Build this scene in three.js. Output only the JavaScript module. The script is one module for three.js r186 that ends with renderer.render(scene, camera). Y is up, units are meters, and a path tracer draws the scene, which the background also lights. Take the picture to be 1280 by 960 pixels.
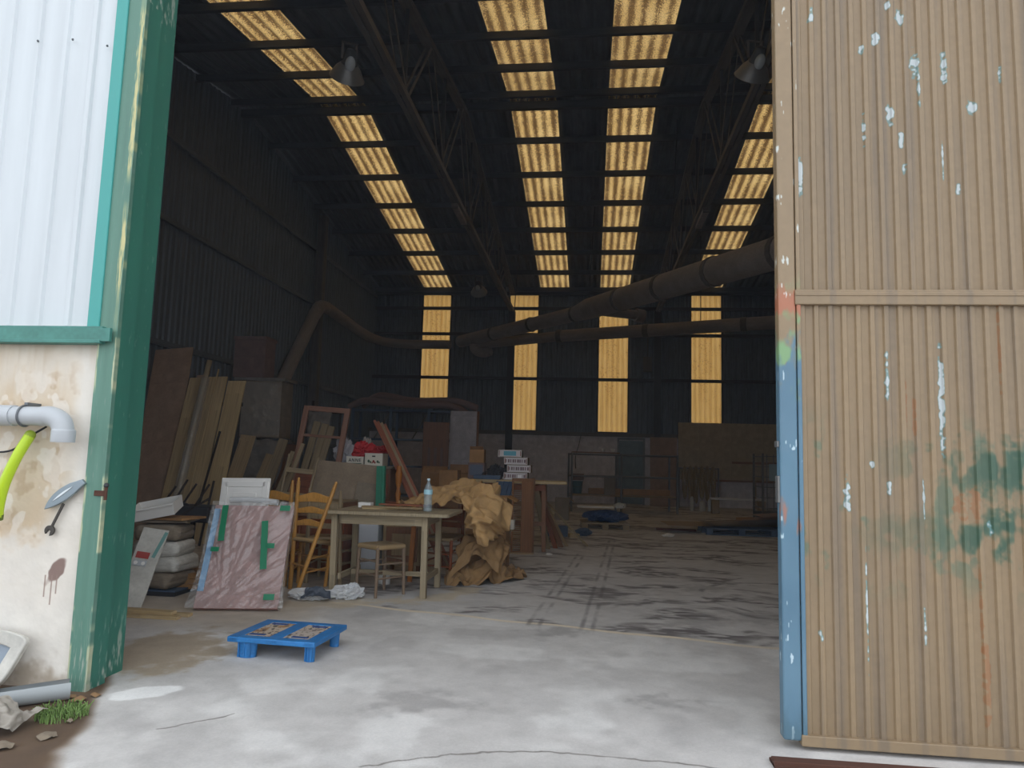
import * as THREE from 'three';
import { RoundedBoxGeometry } from 'three/addons/geometries/RoundedBoxGeometry.js';
import { mergeGeometries } from 'three/addons/utils/BufferGeometryUtils.js';

// ---------- camera, sky, exposure ----------
const scene = new THREE.Scene();
const camera = new THREE.PerspectiveCamera(2 * Math.atan(480 / 888) * 180 / Math.PI, 1280 / 960, 0.05, 300);
camera.position.set(0, 1.3, 0);
camera.rotation.set(6.2 * Math.PI / 180, 6.4 * Math.PI / 180, 1.6 * Math.PI / 180, 'YXZ');
const renderer = new THREE.WebGLRenderer();
renderer.toneMapping = THREE.LinearToneMapping;
renderer.toneMappingExposure = 1.95;
renderer.shadowMap.enabled = true;
{ // bright hazy overcast, a little paler towards the horizon
  const w = 64, h = 32, d = new Float32Array(w * h * 4);
  for (let j = 0; j < h; j++) for (let i = 0; i < w; i++) {
    const el = ((j + 0.5) / h - 0.5) * Math.PI, k = 1.22 - 0.38 * Math.max(0, Math.sin(el)), o = (j * w + i) * 4;
    d[o] = 0.93 * k; d[o + 1] = 0.98 * k; d[o + 2] = 1.04 * k; d[o + 3] = 1;
  }
  const sky = new THREE.DataTexture(d, w, h, THREE.RGBAFormat, THREE.FloatType);
  sky.mapping = THREE.EquirectangularReflectionMapping; sky.magFilter = THREE.LinearFilter; sky.needsUpdate = true;
  scene.background = sky; scene.environment = sky;
}
scene.fog = new THREE.FogExp2(0xdfe8f5, 0.0027); // thin dusty haze

// ---------- helpers ----------
const V = (x, y, z) => new THREE.Vector3(x, y, z);
const A = p => Array.isArray(p) ? V(...p) : p;
function mulberry(a) { return () => { a |= 0; a = a + 0x6D2B79F5 | 0; let t = Math.imul(a ^ a >>> 15, 1 | a); t = t + Math.imul(t ^ t >>> 7, 61 | t) ^ t; return ((t ^ t >>> 14) >>> 0) / 4294967296; }; }
const rnd = mulberry(7), rr = (a, b) => a + (b - a) * rnd();
function hash(x, y, s) { let h = Math.imul(x | 0, 374761393) + Math.imul(y | 0, 668265263) + Math.imul(s | 0, 1274126177) | 0; h = Math.imul(h ^ h >>> 13, 1274126177); return ((h ^ h >>> 16) >>> 0) / 4294967296; }
function vn(x, y, s = 0) { const i = Math.floor(x), j = Math.floor(y); let f = x - i, g = y - j; f = f * f * (3 - 2 * f); g = g * g * (3 - 2 * g); const a = hash(i, j, s), b = hash(i + 1, j, s), c = hash(i, j + 1, s), d = hash(i + 1, j + 1, s); return a + (b - a) * f + (c - a) * g + (a - b - c + d) * f * g; }
function fbm(x, y, o = 4, s = 0) { let v = 0, a = 0.5, t = 0; for (let k = 0; k < o; k++) { v += a * vn(x, y, s + k); t += a; a *= 0.5; x *= 2.03; y *= 2.03; } return v / t; }
function facet(x, y, s) { // piecewise flat noise: creased facets
  const k = (x + y) * 0.366, i = Math.floor(x + k), j = Math.floor(y + k), f = x + k - i, g = y + k - j, a = hash(i, j, s), d = hash(i + 1, j + 1, s);
  if (f > g) { const b = hash(i + 1, j, s); return a + (b - a) * f + (d - b) * g; } const c = hash(i, j + 1, s); return a + (c - a) * g + (d - c) * f;
}
const sm = (a, b, x) => { x = Math.min(1, Math.max(0, (x - a) / (b - a))); return x * x * (3 - 2 * x); };
const mix3 = (a, b, t) => [a[0] + (b[0] - a[0]) * t, a[1] + (b[1] - a[1]) * t, a[2] + (b[2] - a[2]) * t];
function dataTex(w, h, fn, rep, data = false) { // fn(u, v) -> [r, g, b] 0..255
  const d = new Uint8Array(w * h * 4);
  for (let j = 0; j < h; j++) for (let i = 0; i < w; i++) { const c = fn((i + 0.5) / w, (j + 0.5) / h), o = (j * w + i) * 4; d[o] = Math.max(0, Math.min(255, c[0])); d[o + 1] = Math.max(0, Math.min(255, c[1])); d[o + 2] = Math.max(0, Math.min(255, c[2])); d[o + 3] = 255; }
  const t = new THREE.DataTexture(d, w, h, THREE.RGBAFormat, THREE.UnsignedByteType);
  t.magFilter = THREE.LinearFilter; t.minFilter = THREE.LinearFilter; t.wrapS = t.wrapT = THREE.RepeatWrapping;
  if (!data) t.colorSpace = THREE.SRGBColorSpace;
  if (rep) t.repeat.set(1 / rep[0], 1 / rep[1]);
  t.needsUpdate = true; return t;
}
const std = (color, roughness = 0.8, extra = {}) => new THREE.MeshStandardMaterial({ color, roughness, ...extra });
const phys = (color, roughness, extra) => new THREE.MeshPhysicalMaterial({ color, roughness, ...extra });

// tileable-enough neutral textures that tint a base colour
const texWood = dataTex(256, 512, (u, v) => { const g = fbm(u * 26, v * 3, 4, 3), r = fbm(u * 90, v * 5, 2, 9); const k = 178 + 62 * g + 26 * (r - 0.5); return [k, k * 0.985, k * 0.96]; }, [0.3, 1.2]);
const texDust = dataTex(512, 512, (u, v) => { const g = fbm(u * 8, v * 8, 5, 21), r = fbm(u * 60, v * 60, 2, 29); const k = 195 + 45 * g + 20 * (r - 0.5); return [k, k, k]; }, [1, 1]);
const texMetal = dataTex(512, 512, (u, v) => { const g = fbm(u * 30, v * 4, 4, 41), r = fbm(u * 9, v * 9, 4, 47); const k = 165 + 50 * g + 40 * (r - 0.5); return [k * 1.0, k * 0.99, k * 0.98]; }, [1, 2]);
const bumpNoise = dataTex(256, 256, (u, v) => { const k = 255 * fbm(u * 16, v * 16, 4, 55); return [k, k, k]; }, [0.5, 0.5], true);
const woodM = (c, r = 0.75) => std(c, r, { map: texWood });
const dustM = (c, r = 0.9) => std(c, r, { map: texDust });
const steelM = (c, r = 0.65, m = 0.2) => std(c, r, { map: texMetal, metalness: m });

const M = {
  golden: woodM(0xd9a050, 0.45), orange: woodM(0xc47a2e, 0.5), greyWood: woodM(0xab9879), paleWood: woodM(0xd8bf92), tan: woodM(0xb39a74), oldTable: woodM(0xb5a68a),
  brownBoard: dustM(0xb3937a), mdf: dustM(0xa5917a), redWood: woodM(0xa05f42), darkWood: woodM(0x966a4c), pink: woodM(0xa67a66), cherry: woodM(0x9c5226),
  kraft: dustM(0xc9a06a), kraftDark: dustM(0xb08a5c), card: dustM(0xb88a58), cardGrey: dustM(0x9a8b78),
  rush: woodM(0xc7a878, 0.9), rushGrey: woodM(0xb59b74, 0.9),
  white: std(0xe6e4e0, 0.5), whiteDirty: dustM(0xe2dfd6, 0.7), greyPlastic: std(0xb4b8bc, 0.45), black: std(0x24242a, 0.6), blackRod: steelM(0x3c2f2a, 0.8), greyCloth: dustM(0x958e88),
  blue: std(0x2a78be, 0.5, { map: texDust }), bluePal: std(0x2f87d0, 0.45, { map: texDust }), darkBlue: std(0x4a6280, 0.6, { map: texDust }), tarp: std(0x2c4f86, 0.55, { map: texDust }),
  duct: dustM(0x9a8f87, 0.7), steel: steelM(0x7d7671), darkSteel: steelM(0x4a4d52), galv: steelM(0x9b9ea0, 0.5, 0.5), greenPost: std(0x2f8f70, 0.55, { map: texDust }),
  clad: steelM(0x77828f, 0.6, 0.15), roofIn: steelM(0x6a7078, 0.7, 0.1), whiteWall: dustM(0xf2eaec, 0.9), redRag: std(0xb8262e, 0.8), rust: steelM(0x6a4334, 0.9, 0), carpet: dustM(0x8a6f68, 0.95),
  rope: woodM(0xb09a70, 0.95), film: phys(0xffffff, 0.2, { transmission: 0.88, thickness: 0, side: THREE.DoubleSide }), filmGrey: phys(0xf2f4f6, 0.3, { transmission: 0.5, thickness: 0, side: THREE.DoubleSide }),
  tape: std(0x1c7d58, 0.35), redLabel: std(0xa8433c, 0.6), paper: std(0xd8d2c6, 0.8), screw: std(0x6d7175, 0.5, { metalness: 0.6 }),
};
for (const k of ['kraft', 'kraftDark', 'redRag', 'tarp', 'greyCloth', 'paper', 'clad', 'roofIn', 'carpet']) M[k].side = THREE.DoubleSide;

const names = {};
function numbered(n) { const c = names[n] = (names[n] ?? -1) + 1; return c ? `${n}_${String(c).padStart(3, '0')}` : n; }
function put(o, parent) { o.traverse(x => { if (x.isMesh) { x.castShadow = true; x.receiveShadow = true; } }); (parent || scene).add(o); return o; }
function part(name, g, m, parent) { const o = new THREE.Mesh(g, m); o.name = name; return put(o, parent); }
function tag(o, label, category, group) { o.userData = { label, category }; if (group) o.userData.group = group; return o; }
function thing(name, label, category, pos = [0, 0, 0], turn = 0, group) { const o = new THREE.Group(); o.name = numbered(name); o.position.set(...pos); o.rotation.y = turn; tag(o, label, category, group); scene.add(o); return o; }
function solo(name, label, category, g, m, group) { const o = new THREE.Mesh(g, m); o.name = numbered(name); tag(o, label, category, group); return put(o); }
function struct(name) { const o = new THREE.Group(); o.name = name; o.userData.kind = 'structure'; scene.add(o); return o; }

function uvBox(g) { // uv in metres, v along the longest axis
  g.computeBoundingBox(); const s = g.boundingBox.getSize(V(0, 0, 0)), p = g.attributes.position, n = g.attributes.normal, uv = g.attributes.uv, ou = rnd() * 3, ov = rnd() * 3;
  const L = ['x', 'y', 'z'].sort((a, b) => s[b] - s[a]);
  for (let i = 0; i < p.count; i++) { const N = { x: Math.abs(n.getX(i)), y: Math.abs(n.getY(i)), z: Math.abs(n.getZ(i)) }, P = { x: p.getX(i), y: p.getY(i), z: p.getZ(i) }; const drop = ['x', 'y', 'z'].sort((a, b) => N[b] - N[a])[0]; const ax = L.filter(k => k !== drop); uv.setXY(i, P[ax[1]] + ou, P[ax[0]] + ov); }
  return g;
}
function bx(w, h, d, x = 0, y = 0, z = 0, r = 0) { const g = r ? new RoundedBoxGeometry(w, h, d, 2, Math.min(r, w / 2.01, h / 2.01, d / 2.01)) : new THREE.BoxGeometry(w, h, d); return uvBox(g).translate(x, y, z); }
const merge = gs => mergeGeometries(gs.map(g => g.index ? g.toNonIndexed() : g).map(g => { for (const k of Object.keys(g.attributes)) if (!['position', 'normal', 'uv'].includes(k)) g.deleteAttribute(k); return g; }));
function beam(a, b, w, t, side = V(1, 0, 0), r = 0) { // a bar from a to b; w across `side`, t across the rest
  a = A(a); b = A(b); const L = a.distanceTo(b), y = b.clone().sub(a).normalize(), s = A(side).clone(), z = s.clone().cross(y).normalize(), x = y.clone().cross(z).normalize();
  const g = bx(w, L, t, 0, L / 2, 0, r); g.applyMatrix4(new THREE.Matrix4().makeBasis(x, y, z).setPosition(a)); return g;
}
function rod(a, b, r0, r1 = r0, seg = 10) { a = A(a); b = A(b); const L = a.distanceTo(b), g = new THREE.CylinderGeometry(r1, r0, L, seg, 1); g.translate(0, L / 2, 0); const q = new THREE.Quaternion().setFromUnitVectors(V(0, 1, 0), b.clone().sub(a).normalize()); g.applyQuaternion(q); g.translate(a.x, a.y, a.z); return g; }
function tube(pts, r, seg = 40, rs = 10, closed = false) { return new THREE.TubeGeometry(new THREE.CatmullRomCurve3(pts.map(A), closed, 'centripetal'), seg, r, rs, closed); }
function lathe(pr, seg = 20) { return new THREE.LatheGeometry(pr.map(p => new THREE.Vector2(...p)), seg); }
function patch(grid, nu, nv, amp = 0, freq = 6, seed = 0, thick = 0) { // smooth sheet through a grid of points, crumpled by faceted noise
  const rows = grid.map(r => new THREE.CatmullRomCurve3(r.map(A), false, 'centripetal')), pos = [], uv = [], idx = [];
  let len = 0; for (const r of rows) len = Math.max(len, r.getLength());
  for (let i = 0; i <= nu; i++) { const c = new THREE.CatmullRomCurve3(rows.map(r => r.getPoint(i / nu)), false, 'centripetal'); for (let j = 0; j <= nv; j++) { const p = c.getPoint(j / nv); pos.push(p.x, p.y, p.z); uv.push(i / nu * len, j / nv * c.getLength()); } }
  for (let i = 0; i < nu; i++) for (let j = 0; j < nv; j++) { const a = i * (nv + 1) + j, b = a + nv + 1; idx.push(a, a + 1, b, a + 1, b + 1, b); }
  const g = new THREE.BufferGeometry(); g.setAttribute('position', new THREE.Float32BufferAttribute(pos, 3)); g.setAttribute('uv', new THREE.Float32BufferAttribute(uv, 2)); g.setIndex(idx); g.computeVertexNormals();
  if (amp) { const P = g.attributes.position, N = g.attributes.normal; for (let k = 0; k < P.count; k++) { const u = uv[2 * k], v = uv[2 * k + 1]; const wu = u + 0.06 * (fbm(u * 7, v * 7, 2, seed + 8) - 0.5), wv = v + 0.06 * (fbm(u * 7, v * 7, 2, seed + 9) - 0.5), w = amp * ((facet(wu * freq, wv * freq, seed) - 0.5) * 1.9 + (facet(wu * freq * 2.6, wv * freq * 2.6, seed + 3) - 0.5) * 0.9); P.setXYZ(k, P.getX(k) + N.getX(k) * w, P.getY(k) + N.getY(k) * w, P.getZ(k) + N.getZ(k) * w); } g.computeVertexNormals(); }
  return g;
}
function blob(rx, ry, rz, amp, freq, seed, detail = 4, flat = true) { // lumpy heap standing on y = 0
  const g = new THREE.IcosahedronGeometry(1, detail * 3), p = g.attributes.position;
  for (let i = 0; i < p.count; i++) { const v = V(p.getX(i), p.getY(i), p.getZ(i)); const n = Math.abs(fbm(v.x * freq + 5 + v.z * 0.7, v.y * freq + 9 + v.z * freq, 3, seed) - 0.5) * 2, k = 1 - amp + amp * 2 * n; v.multiplyScalar(k); p.setXYZ(i, v.x * rx, flat ? Math.max(0, (v.y * 0.5 + 0.42) * 2 * ry * 0.55) : v.y * ry, v.z * rz); }
  g.computeVertexNormals(); return g;
}
function corrugated(w, len, period, depth, shape = 'sine', n = 8) { // sheet in xy (rib lines along y), relief along z, uv in metres
  const pos = [], uv = [], idx = [], xs = [];
  if (shape === 'sine') { const N = Math.round(w / period * n); for (let i = 0; i <= N; i++) { const x = w * i / N; xs.push([x, depth / 2 * Math.cos(x / period * 2 * Math.PI)]); } }
  else { const [a, s] = shape; for (let x = 0; x < w - 1e-6; x += period) for (const [dx, z] of [[0, 0], [a, 0], [a + s, depth], [period - s, depth]]) if (x + dx <= w) xs.push([x + dx, z]); xs.push([w, 0]); }
  xs.forEach(([x, z]) => { pos.push(x, 0, z, x, len, z); uv.push(x, 0, x, len); });
  for (let i = 0; i < xs.length - 1; i++) idx.push(2 * i, 2 * i + 2, 2 * i + 1, 2 * i + 1, 2 * i + 2, 2 * i + 3);
  let g = new THREE.BufferGeometry(); g.setAttribute('position', new THREE.Float32BufferAttribute(pos, 3)); g.setAttribute('uv', new THREE.Float32BufferAttribute(uv, 2)); g.setIndex(idx);
  if (shape !== 'sine') g = g.toNonIndexed(); g.computeVertexNormals(); return g;
}
const crisp = g => { const q = g.toNonIndexed(); q.computeVertexNormals(); return q; };
function board(name, label, cat, base, top, w, t, m, side = [1, 0, 0], group, r = 0.003) { return solo(name, label, cat, beam(base, top, w, t, A(side), r), m, group); }
// ---------- floor ----------
const seg2 = (px, pz, ax, az, bx2, bz) => { const dx = bx2 - ax, dz = bz - az, t = Math.max(0, Math.min(1, ((px - ax) * dx + (pz - az) * dz) / (dx * dx + dz * dz))); return Math.hypot(px - ax - t * dx, pz - az - t * dz); };
function floorColor(x, z) { // what lies on the slab: concrete, dust, grime, tyre marks, paint
  const n = fbm(x * 0.9, z * 0.9, 5, 101), f = fbm(x * 9, z * 9, 3, 111), fine = hash(Math.floor(x * 140), Math.floor(z * 140), 5) - 0.5, warp = (fbm(x * 1.3, z * 1.3, 3, 121) - 0.5);
  const jz = -6.02 + 0.22 * (x + 0.9) + 0.02 * Math.sin(x * 7); // slab joint
  const inside = sm(-0.06, 0.06, jz - z + warp * 0.1);
  let c = mix3([222, 219, 216], [200, 196, 193], n);
  const streak = fbm(x * 1.5 + warp, z * 4.2 + warp * 4, 5, 131), scuff = fbm(x * 7 + warp * 2, z * 17, 4, 137); // grime dragged by wheels
  c = mix3(c, [100, 93, 93], inside * sm(0.44, 0.66, streak) * sm(0.3, 0.62, scuff) * 0.8);
  c = mix3(c, [206, 200, 197], inside * sm(0.6, 0.8, fbm(x * 2, z * 8, 4, 141)) * 0.5);
  const patchy = fbm(x * 2.2, z * 2.2, 4, 151); c = mix3(c, [240, 238, 235], (1 - inside) * sm(0.56, 0.72, patchy) * 0.55); c = mix3(c, [172, 168, 166], (1 - inside) * sm(0.42, 0.28, patchy) * 0.35);
  let d = Math.abs(z - jz); if (x > -2.6) c = mix3(c, [244, 230, 206], sm(0.05, 0.015, d + 0.03 * (f - 0.5)) * (0.65 + 0.5 * fbm(x * 3, 1, 2, 7)));
  for (const [ax, az, bx2, bz] of [[0.35, -12.5, -0.06, -5.6], [-0.15, -10.5, -0.5, -5.5]]) { for (const o of [0, 0.09]) c = mix3(c, [92, 87, 88], sm(0.03, 0.004, seg2(x - o, z, ax, az, bx2, bz)) * 0.45 * sm(0.3, 0.7, fbm(x * 6, z * 3, 3, 161))); }
  d = Math.abs(Math.hypot(x - 2.1, z + 7.6) - 0.95 + warp * 0.1); c = mix3(c, [60, 56, 58], sm(0.05, 0.01, d) * 0.4 * sm(0.4, 0.65, f));
  for (const [sx, sz, r] of [[0.1, -7.4, 0.3], [0.35, -7.0, 0.25], [1.24, -8.0, 0.3], [1.5, -6.6, 0.4], [0.45, -4.2, 0.16], [-0.27, -5.7, 0.2], [-0.9, -3.9, 0.25], [0.9, -6.3, 0.3]]) { const q = Math.hypot((x - sx) * 0.7, z - sz) + 0.35 * (f - 0.5); c = mix3(c, [132, 128, 127], sm(r, r * 0.2, q) * 0.3); }
  // pale dust swept out round the furniture
  d = Math.min(seg2(x, z, -3.3, -5.75, -2.3, -6.25), seg2(x, z, -2.3, -6.25, -1.3, -6.75), seg2(x, z, -1.3, -6.75, -1.2, -7.3)); c = mix3(c, [222, 205, 176], sm(0.2, 0.03, d + 0.4 * (f - 0.5)) * 0.75);
  c = mix3(c, [196, 180, 160], sm(-2.1, -2.6, x + warp * 0.9) * sm(-4.9, -5.4, z + warp) * 0.7);
  // sand at the jamb and bare soil by the wall
  c = mix3(c, [184, 166, 142], sm(0.5, 0.3, Math.hypot(x + 2.75, (z + 4.55) * 0.75) + 0.5 * (f - 0.5) + warp * 0.3) * 0.85);
  const se = -2.73 + (z + 3.92) * 0.5 + 0.18 * (fbm(x * 3, z * 3, 3, 171) - 0.5); if (z > -4.15) c = mix3(c, mix3([116, 92, 70], [86, 68, 54], f), sm(0.06, -0.03, x - se));
  // spilled white paint
  d = Math.hypot((x + 2.37) * 0.95 + (z + 3.77) * 0.45, (z + 3.77) * 0.9) + 0.08 * (fbm(x * 9, z * 9, 3, 181) - 0.5); c = mix3(c, [250, 249, 247], sm(0.14, 0.11, d) * 0.9);
  // hairline cracks
  for (const [ax, az, bx2, bz] of [[-0.95, -3.08, -0.6, -3.28], [-0.6, -3.28, -0.2, -3.37], [-0.2, -3.37, 0.4, -3.36], [0.4, -3.36, 0.9, -3.25], [-2.0, -3.3, -1.75, -3.55]]) { d = seg2(x + 0.05 * (f - 0.5), z + 0.05 * (f - 0.5), ax, az, bx2, bz); c = mix3(c, [120, 115, 110], sm(0.009, 0.003, d) * 0.8); }
  const k = 0.93 * (1 + fine * 0.05 + (f - 0.5) * 0.12); return [c[0] * k, c[1] * k, c[2] * k];
}
function slab(parent, name, x0, x1, z0, z1, w, h) { // z0 nearer than z1
  const t = dataTex(w, h, (u, v) => floorColor(x0 + (x1 - x0) * u, z0 + (z1 - z0) * v)); t.wrapS = t.wrapT = THREE.ClampToEdgeWrapping;
  const g = new THREE.BoxGeometry(x1 - x0, 0.2, z0 - z1), p = g.attributes.position, uv = g.attributes.uv; for (let i = 0; i < p.count; i++) uv.setXY(i, p.getX(i) / (x1 - x0) + 0.5, 0.5 - p.getZ(i) / (z0 - z1));
  g.translate((x0 + x1) / 2, -0.1, (z0 + z1) / 2);
  return part(name, g, std(0xffffff, 0.82, { map: t, bumpMap: bumpNoise, bumpScale: 0.002 }), parent);
}
const floor = struct('floor');
slab(floor, 'concrete_slab', -4.4, 3.6, -2, -10, 1280, 1280);
slab(floor, 'concrete_slab', -4.4, 7.2, -10, -24.2, 700, 700);
slab(floor, 'concrete_slab', -7.8, -4.4, -3.74, -24.2, 128, 512);
slab(floor, 'concrete_slab', 3.6, 7.2, -3.74, -10, 128, 128);
slab(floor, 'yard_slab', -4.4, 3.6, 6, -2, 256, 256);
const yardM = std(0xaaa6a1, 0.9, { map: texDust });
for (const [x0, x1, z0, z1] of [[-45, -4.4, 50, -3.74], [3.6, 45, 50, -3.74], [-4.4, 3.6, 50, 6], [-45, -7.8, -3.74, -60], [7.2, 45, -3.74, -60], [-7.8, 7.2, -24.2, -60]]) part('yard_slab', bx(x1 - x0, 0.2, z0 - z1, (x0 + x1) / 2, -0.1, (z0 + z1) / 2), yardM, floor);

// ---------- shell ----------
const RZ = -13.9, RY = 8.78, ZF = -3.74, ZB = -24, EY = 7.24, X0 = -7.94, PITCH = 1.02, XL = -7.6, XR = 7.05, N = 15;
const SKY = [2, 6, 8, 11], WIN = [2, 5, 8, 11];
const roofY = z => RY + (EY - RY) * Math.abs(z - RZ) / (RZ - ZB);
const texSkyDirt = dataTex(384, 640, (u, v) => { // amber fibreglass, dirt caught along the troughs in grainy bands
  const x = u * 1.02, y = v * 2, val = 0.5 - 0.5 * Math.cos(x / 0.204 * 2 * Math.PI), g = fbm(x * 75, y * 60, 3, 201), big = fbm(x * 3, y * 2.2, 4, 211), sp = fbm(x * 130, y * 90, 2, 221);
  const dirt = sm(0.4, 0.66, val * 0.55 + (g - 0.5) * 1.1 + 0.2 + (big - 0.5) * 0.4); let c = mix3([232, 196, 130], [208, 166, 98], big);
  c = mix3(c, [88, 62, 34], dirt * 0.85); c = mix3(c, [84, 56, 30], sm(0.6, 0.7, sp) * 0.6); return c; }, [1.02, 2]);
const texWinAmber = dataTex(256, 1024, (u, v) => { const x = u * 1.02, y = v * 4, g = fbm(x * 30, y * 1.4, 3, 231), big = fbm(x * 2.5, y * 2, 4, 241), sp = fbm(x * 34, y * 34, 2, 251), val = 0.5 + 0.5 * Math.cos(x / 0.17 * 2 * Math.PI); let c = mix3([222, 182, 112], [200, 154, 86], big * 0.7 + g * 0.4); c = mix3(c, [176, 122, 48], sm(0.7, 1, val * 0.8 + (g - 0.5) * 0.6) * 0.55); return mix3(c, [150, 106, 50], sm(0.68, 0.76, sp) * sm(0.5, 0.7, big) * 0.7); }, [1.02, 4]);
const amberRoof = phys(0xffffff, 1, { map: texSkyDirt, transmission: 0.56, thickness: 0, side: THREE.DoubleSide });
const amberWin = phys(0xffffff, 1, { map: texWinAmber, transmission: 0.52, thickness: 0, side: THREE.DoubleSide });

const ceiling = struct('ceiling');
{
  const L = Math.hypot(RZ - ZB + 0.3, (RY - EY) * (1 + 0.3 / 10.1)), gs = corrugated(1.06, L, 0.204, 0.05), ang = Math.atan2(RY - EY, RZ - ZB);
  for (let i = 0; i < N; i++) for (const far of [0, 1]) {
    const m = part(SKY.includes(i) ? 'skylight_sheet' : 'roof_sheet', gs, SKY.includes(i) ? amberRoof : M.roofIn, ceiling);
    m.position.set(X0 + i * PITCH, RY + (SKY.includes(i) ? 0.004 : 0), RZ); m.rotation.set(far ? -Math.PI / 2 - ang : Math.PI / 2 + ang, 0, 0);
  }
  part('ridge_cap', merge([beam([-8.2, RY + 0.03, RZ], [7.6, RY + 0.03, RZ], 0.5, 0.02, V(0, 0.1, 1))]), M.roofIn, ceiling);
  part('ridge_beam', bx(15.2, 0.16, 0.1, -0.28, RY - 0.18, RZ), M.darkSteel, ceiling);
  for (const z of [-13.4, -12.1, -10.8, -9.5, -8.2, -6.9, -5.6, -4.3, -15.2, -16.6, -18.0, -19.45, -20.9, -22.35, -23.75]) {
    const y = roofY(z) - 0.12; part('purlin', merge([bx(14.6, 0.15, 0.012, -0.28, y, z), bx(14.6, 0.012, 0.07, -0.28, y + 0.075, z - 0.03), bx(14.6, 0.012, 0.07, -0.28, y - 0.075, z + 0.03)]), M.darkSteel, ceiling);
  }
}
const wallLeft = struct('wall_left'), wallBack = struct('wall_back'), wallRight = struct('wall_right'), wallFront = struct('wall_front');
{ // gable wall: sheets cut to the roof slope
  const gableSheet = (z, w) => { const g = corrugated(w, 1, 0.17, 0.03, [0.09, 0.02]), p = g.attributes.position; for (let i = 0; i < p.count; i++) if (p.getY(i) > 0.5) p.setY(i, roofY(z - p.getX(i)) - 0.02); return g; };
  for (const [wall, x] of [[wallLeft, XL], [wallRight, XR]]) {
    for (let z = -3.8; z > -24; z -= 1.02) { const m = part('cladding_sheet', gableSheet(z, 1.02), M.clad, wall); m.position.set(x, 0, z); m.rotation.y = Math.PI / 2; }
    const s = x < 0 ? 1 : -1;
    for (const y of [1.6, 3.2, 5.4, 6.9]) part('girt', bx(0.06, 0.1, 20, x + s * 0.07, y, -13.9), M.clad, wall);
    for (const z of [-18.2]) part('column', merge([bx(0.02, roofY(z) - 0.3, 0.2, x + s * 0.14, (roofY(z) - 0.3) / 2, z), bx(0.2, roofY(z) - 0.3, 0.02, x + s * 0.23, (roofY(z) - 0.3) / 2, z - 0.1), bx(0.2, roofY(z) - 0.3, 0.02, x + s * 0.23, (roofY(z) - 0.3) / 2, z + 0.1), bx(0.02, roofY(z) - 0.3, 0.2, x + s * 0.33, (roofY(z) - 0.3) / 2, z)]), M.steel, wall);
  }
}
const winBottom = { 2: 3.37, 5: 2.34, 8: 2.34, 11: 2.6 };
{
  const full = corrugated(1.04, EY - 2.24, 0.17, 0.03, [0.09, 0.02]);
  for (let i = 0; i < N; i++) {
    const x = X0 + i * PITCH;
    if (!WIN.includes(i)) { part('cladding_sheet', full, M.clad, wallBack).position.set(x, 2.24, ZB); continue; }
    const b = winBottom[i]; if (b > 2.3) part('cladding_sheet', corrugated(1.04, b - 2.2, 0.17, 0.03, [0.09, 0.02]), M.clad, wallBack).position.set(x, 2.2, ZB);
    const w = struct('window_' + (WIN.indexOf(i) + 1)); part('pane', corrugated(1.0, EY - b, 0.17, 0.03, [0.09, 0.02]), amberWin, w).position.set(x + 0.01, b, ZB - 0.01);
    for (const s of [0, 1.02]) part('frame', bx(0.05, EY - b, 0.03, x + s, (EY + b) / 2, ZB + 0.05), M.darkSteel, w); part('frame', bx(1.02, 0.05, 0.04, x + 0.51, b, ZB + 0.05), M.darkSteel, w);
  }
  for (const y of [7.1, 6.52, 5.62, 4.1]) part('girt', bx(14.6, y > 7 ? 0.22 : 0.1, 0.1, -0.28, y, ZB + 0.13), M.darkSteel, wallBack);
  part('masonry_base', bx(15.0, 2.24, 0.25, -0.3, 1.12, ZB + 0.02), M.whiteWall, wallBack);
  part('ledge', bx(14.9, 0.12, 0.1, -0.28, 2.26, ZB + 0.2), M.steel, wallBack);
  for (const x of [-2.72, 2.17]) part('column', merge([bx(0.22, 6.4, 0.02, x, 3.2, ZB + 0.2), bx(0.22, 6.4, 0.02, x, 3.2, ZB + 0.4), bx(0.02, 6.4, 0.2, x, 3.2, ZB + 0.3)]), M.darkSteel, wallBack);
  const d = struct('door_2'); part('door_panel', bx(0.78, 2.05, 0.05, 1.34, 1.05, ZB + 0.18, 0.01), dustM(0x8fa3ad), d); part('frame', merge([bx(0.06, 2.16, 0.1, 0.92, 1.08, ZB + 0.18), bx(0.06, 2.16, 0.1, 1.76, 1.08, ZB + 0.18), bx(0.9, 0.06, 0.1, 1.34, 2.14, ZB + 0.18)]), dustM(0x9aa0a2), d); part('door_handle', rod([1.62, 1.0, ZB + 0.25], [1.52, 1.0, ZB + 0.25], 0.012), M.darkSteel, d);
}
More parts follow.
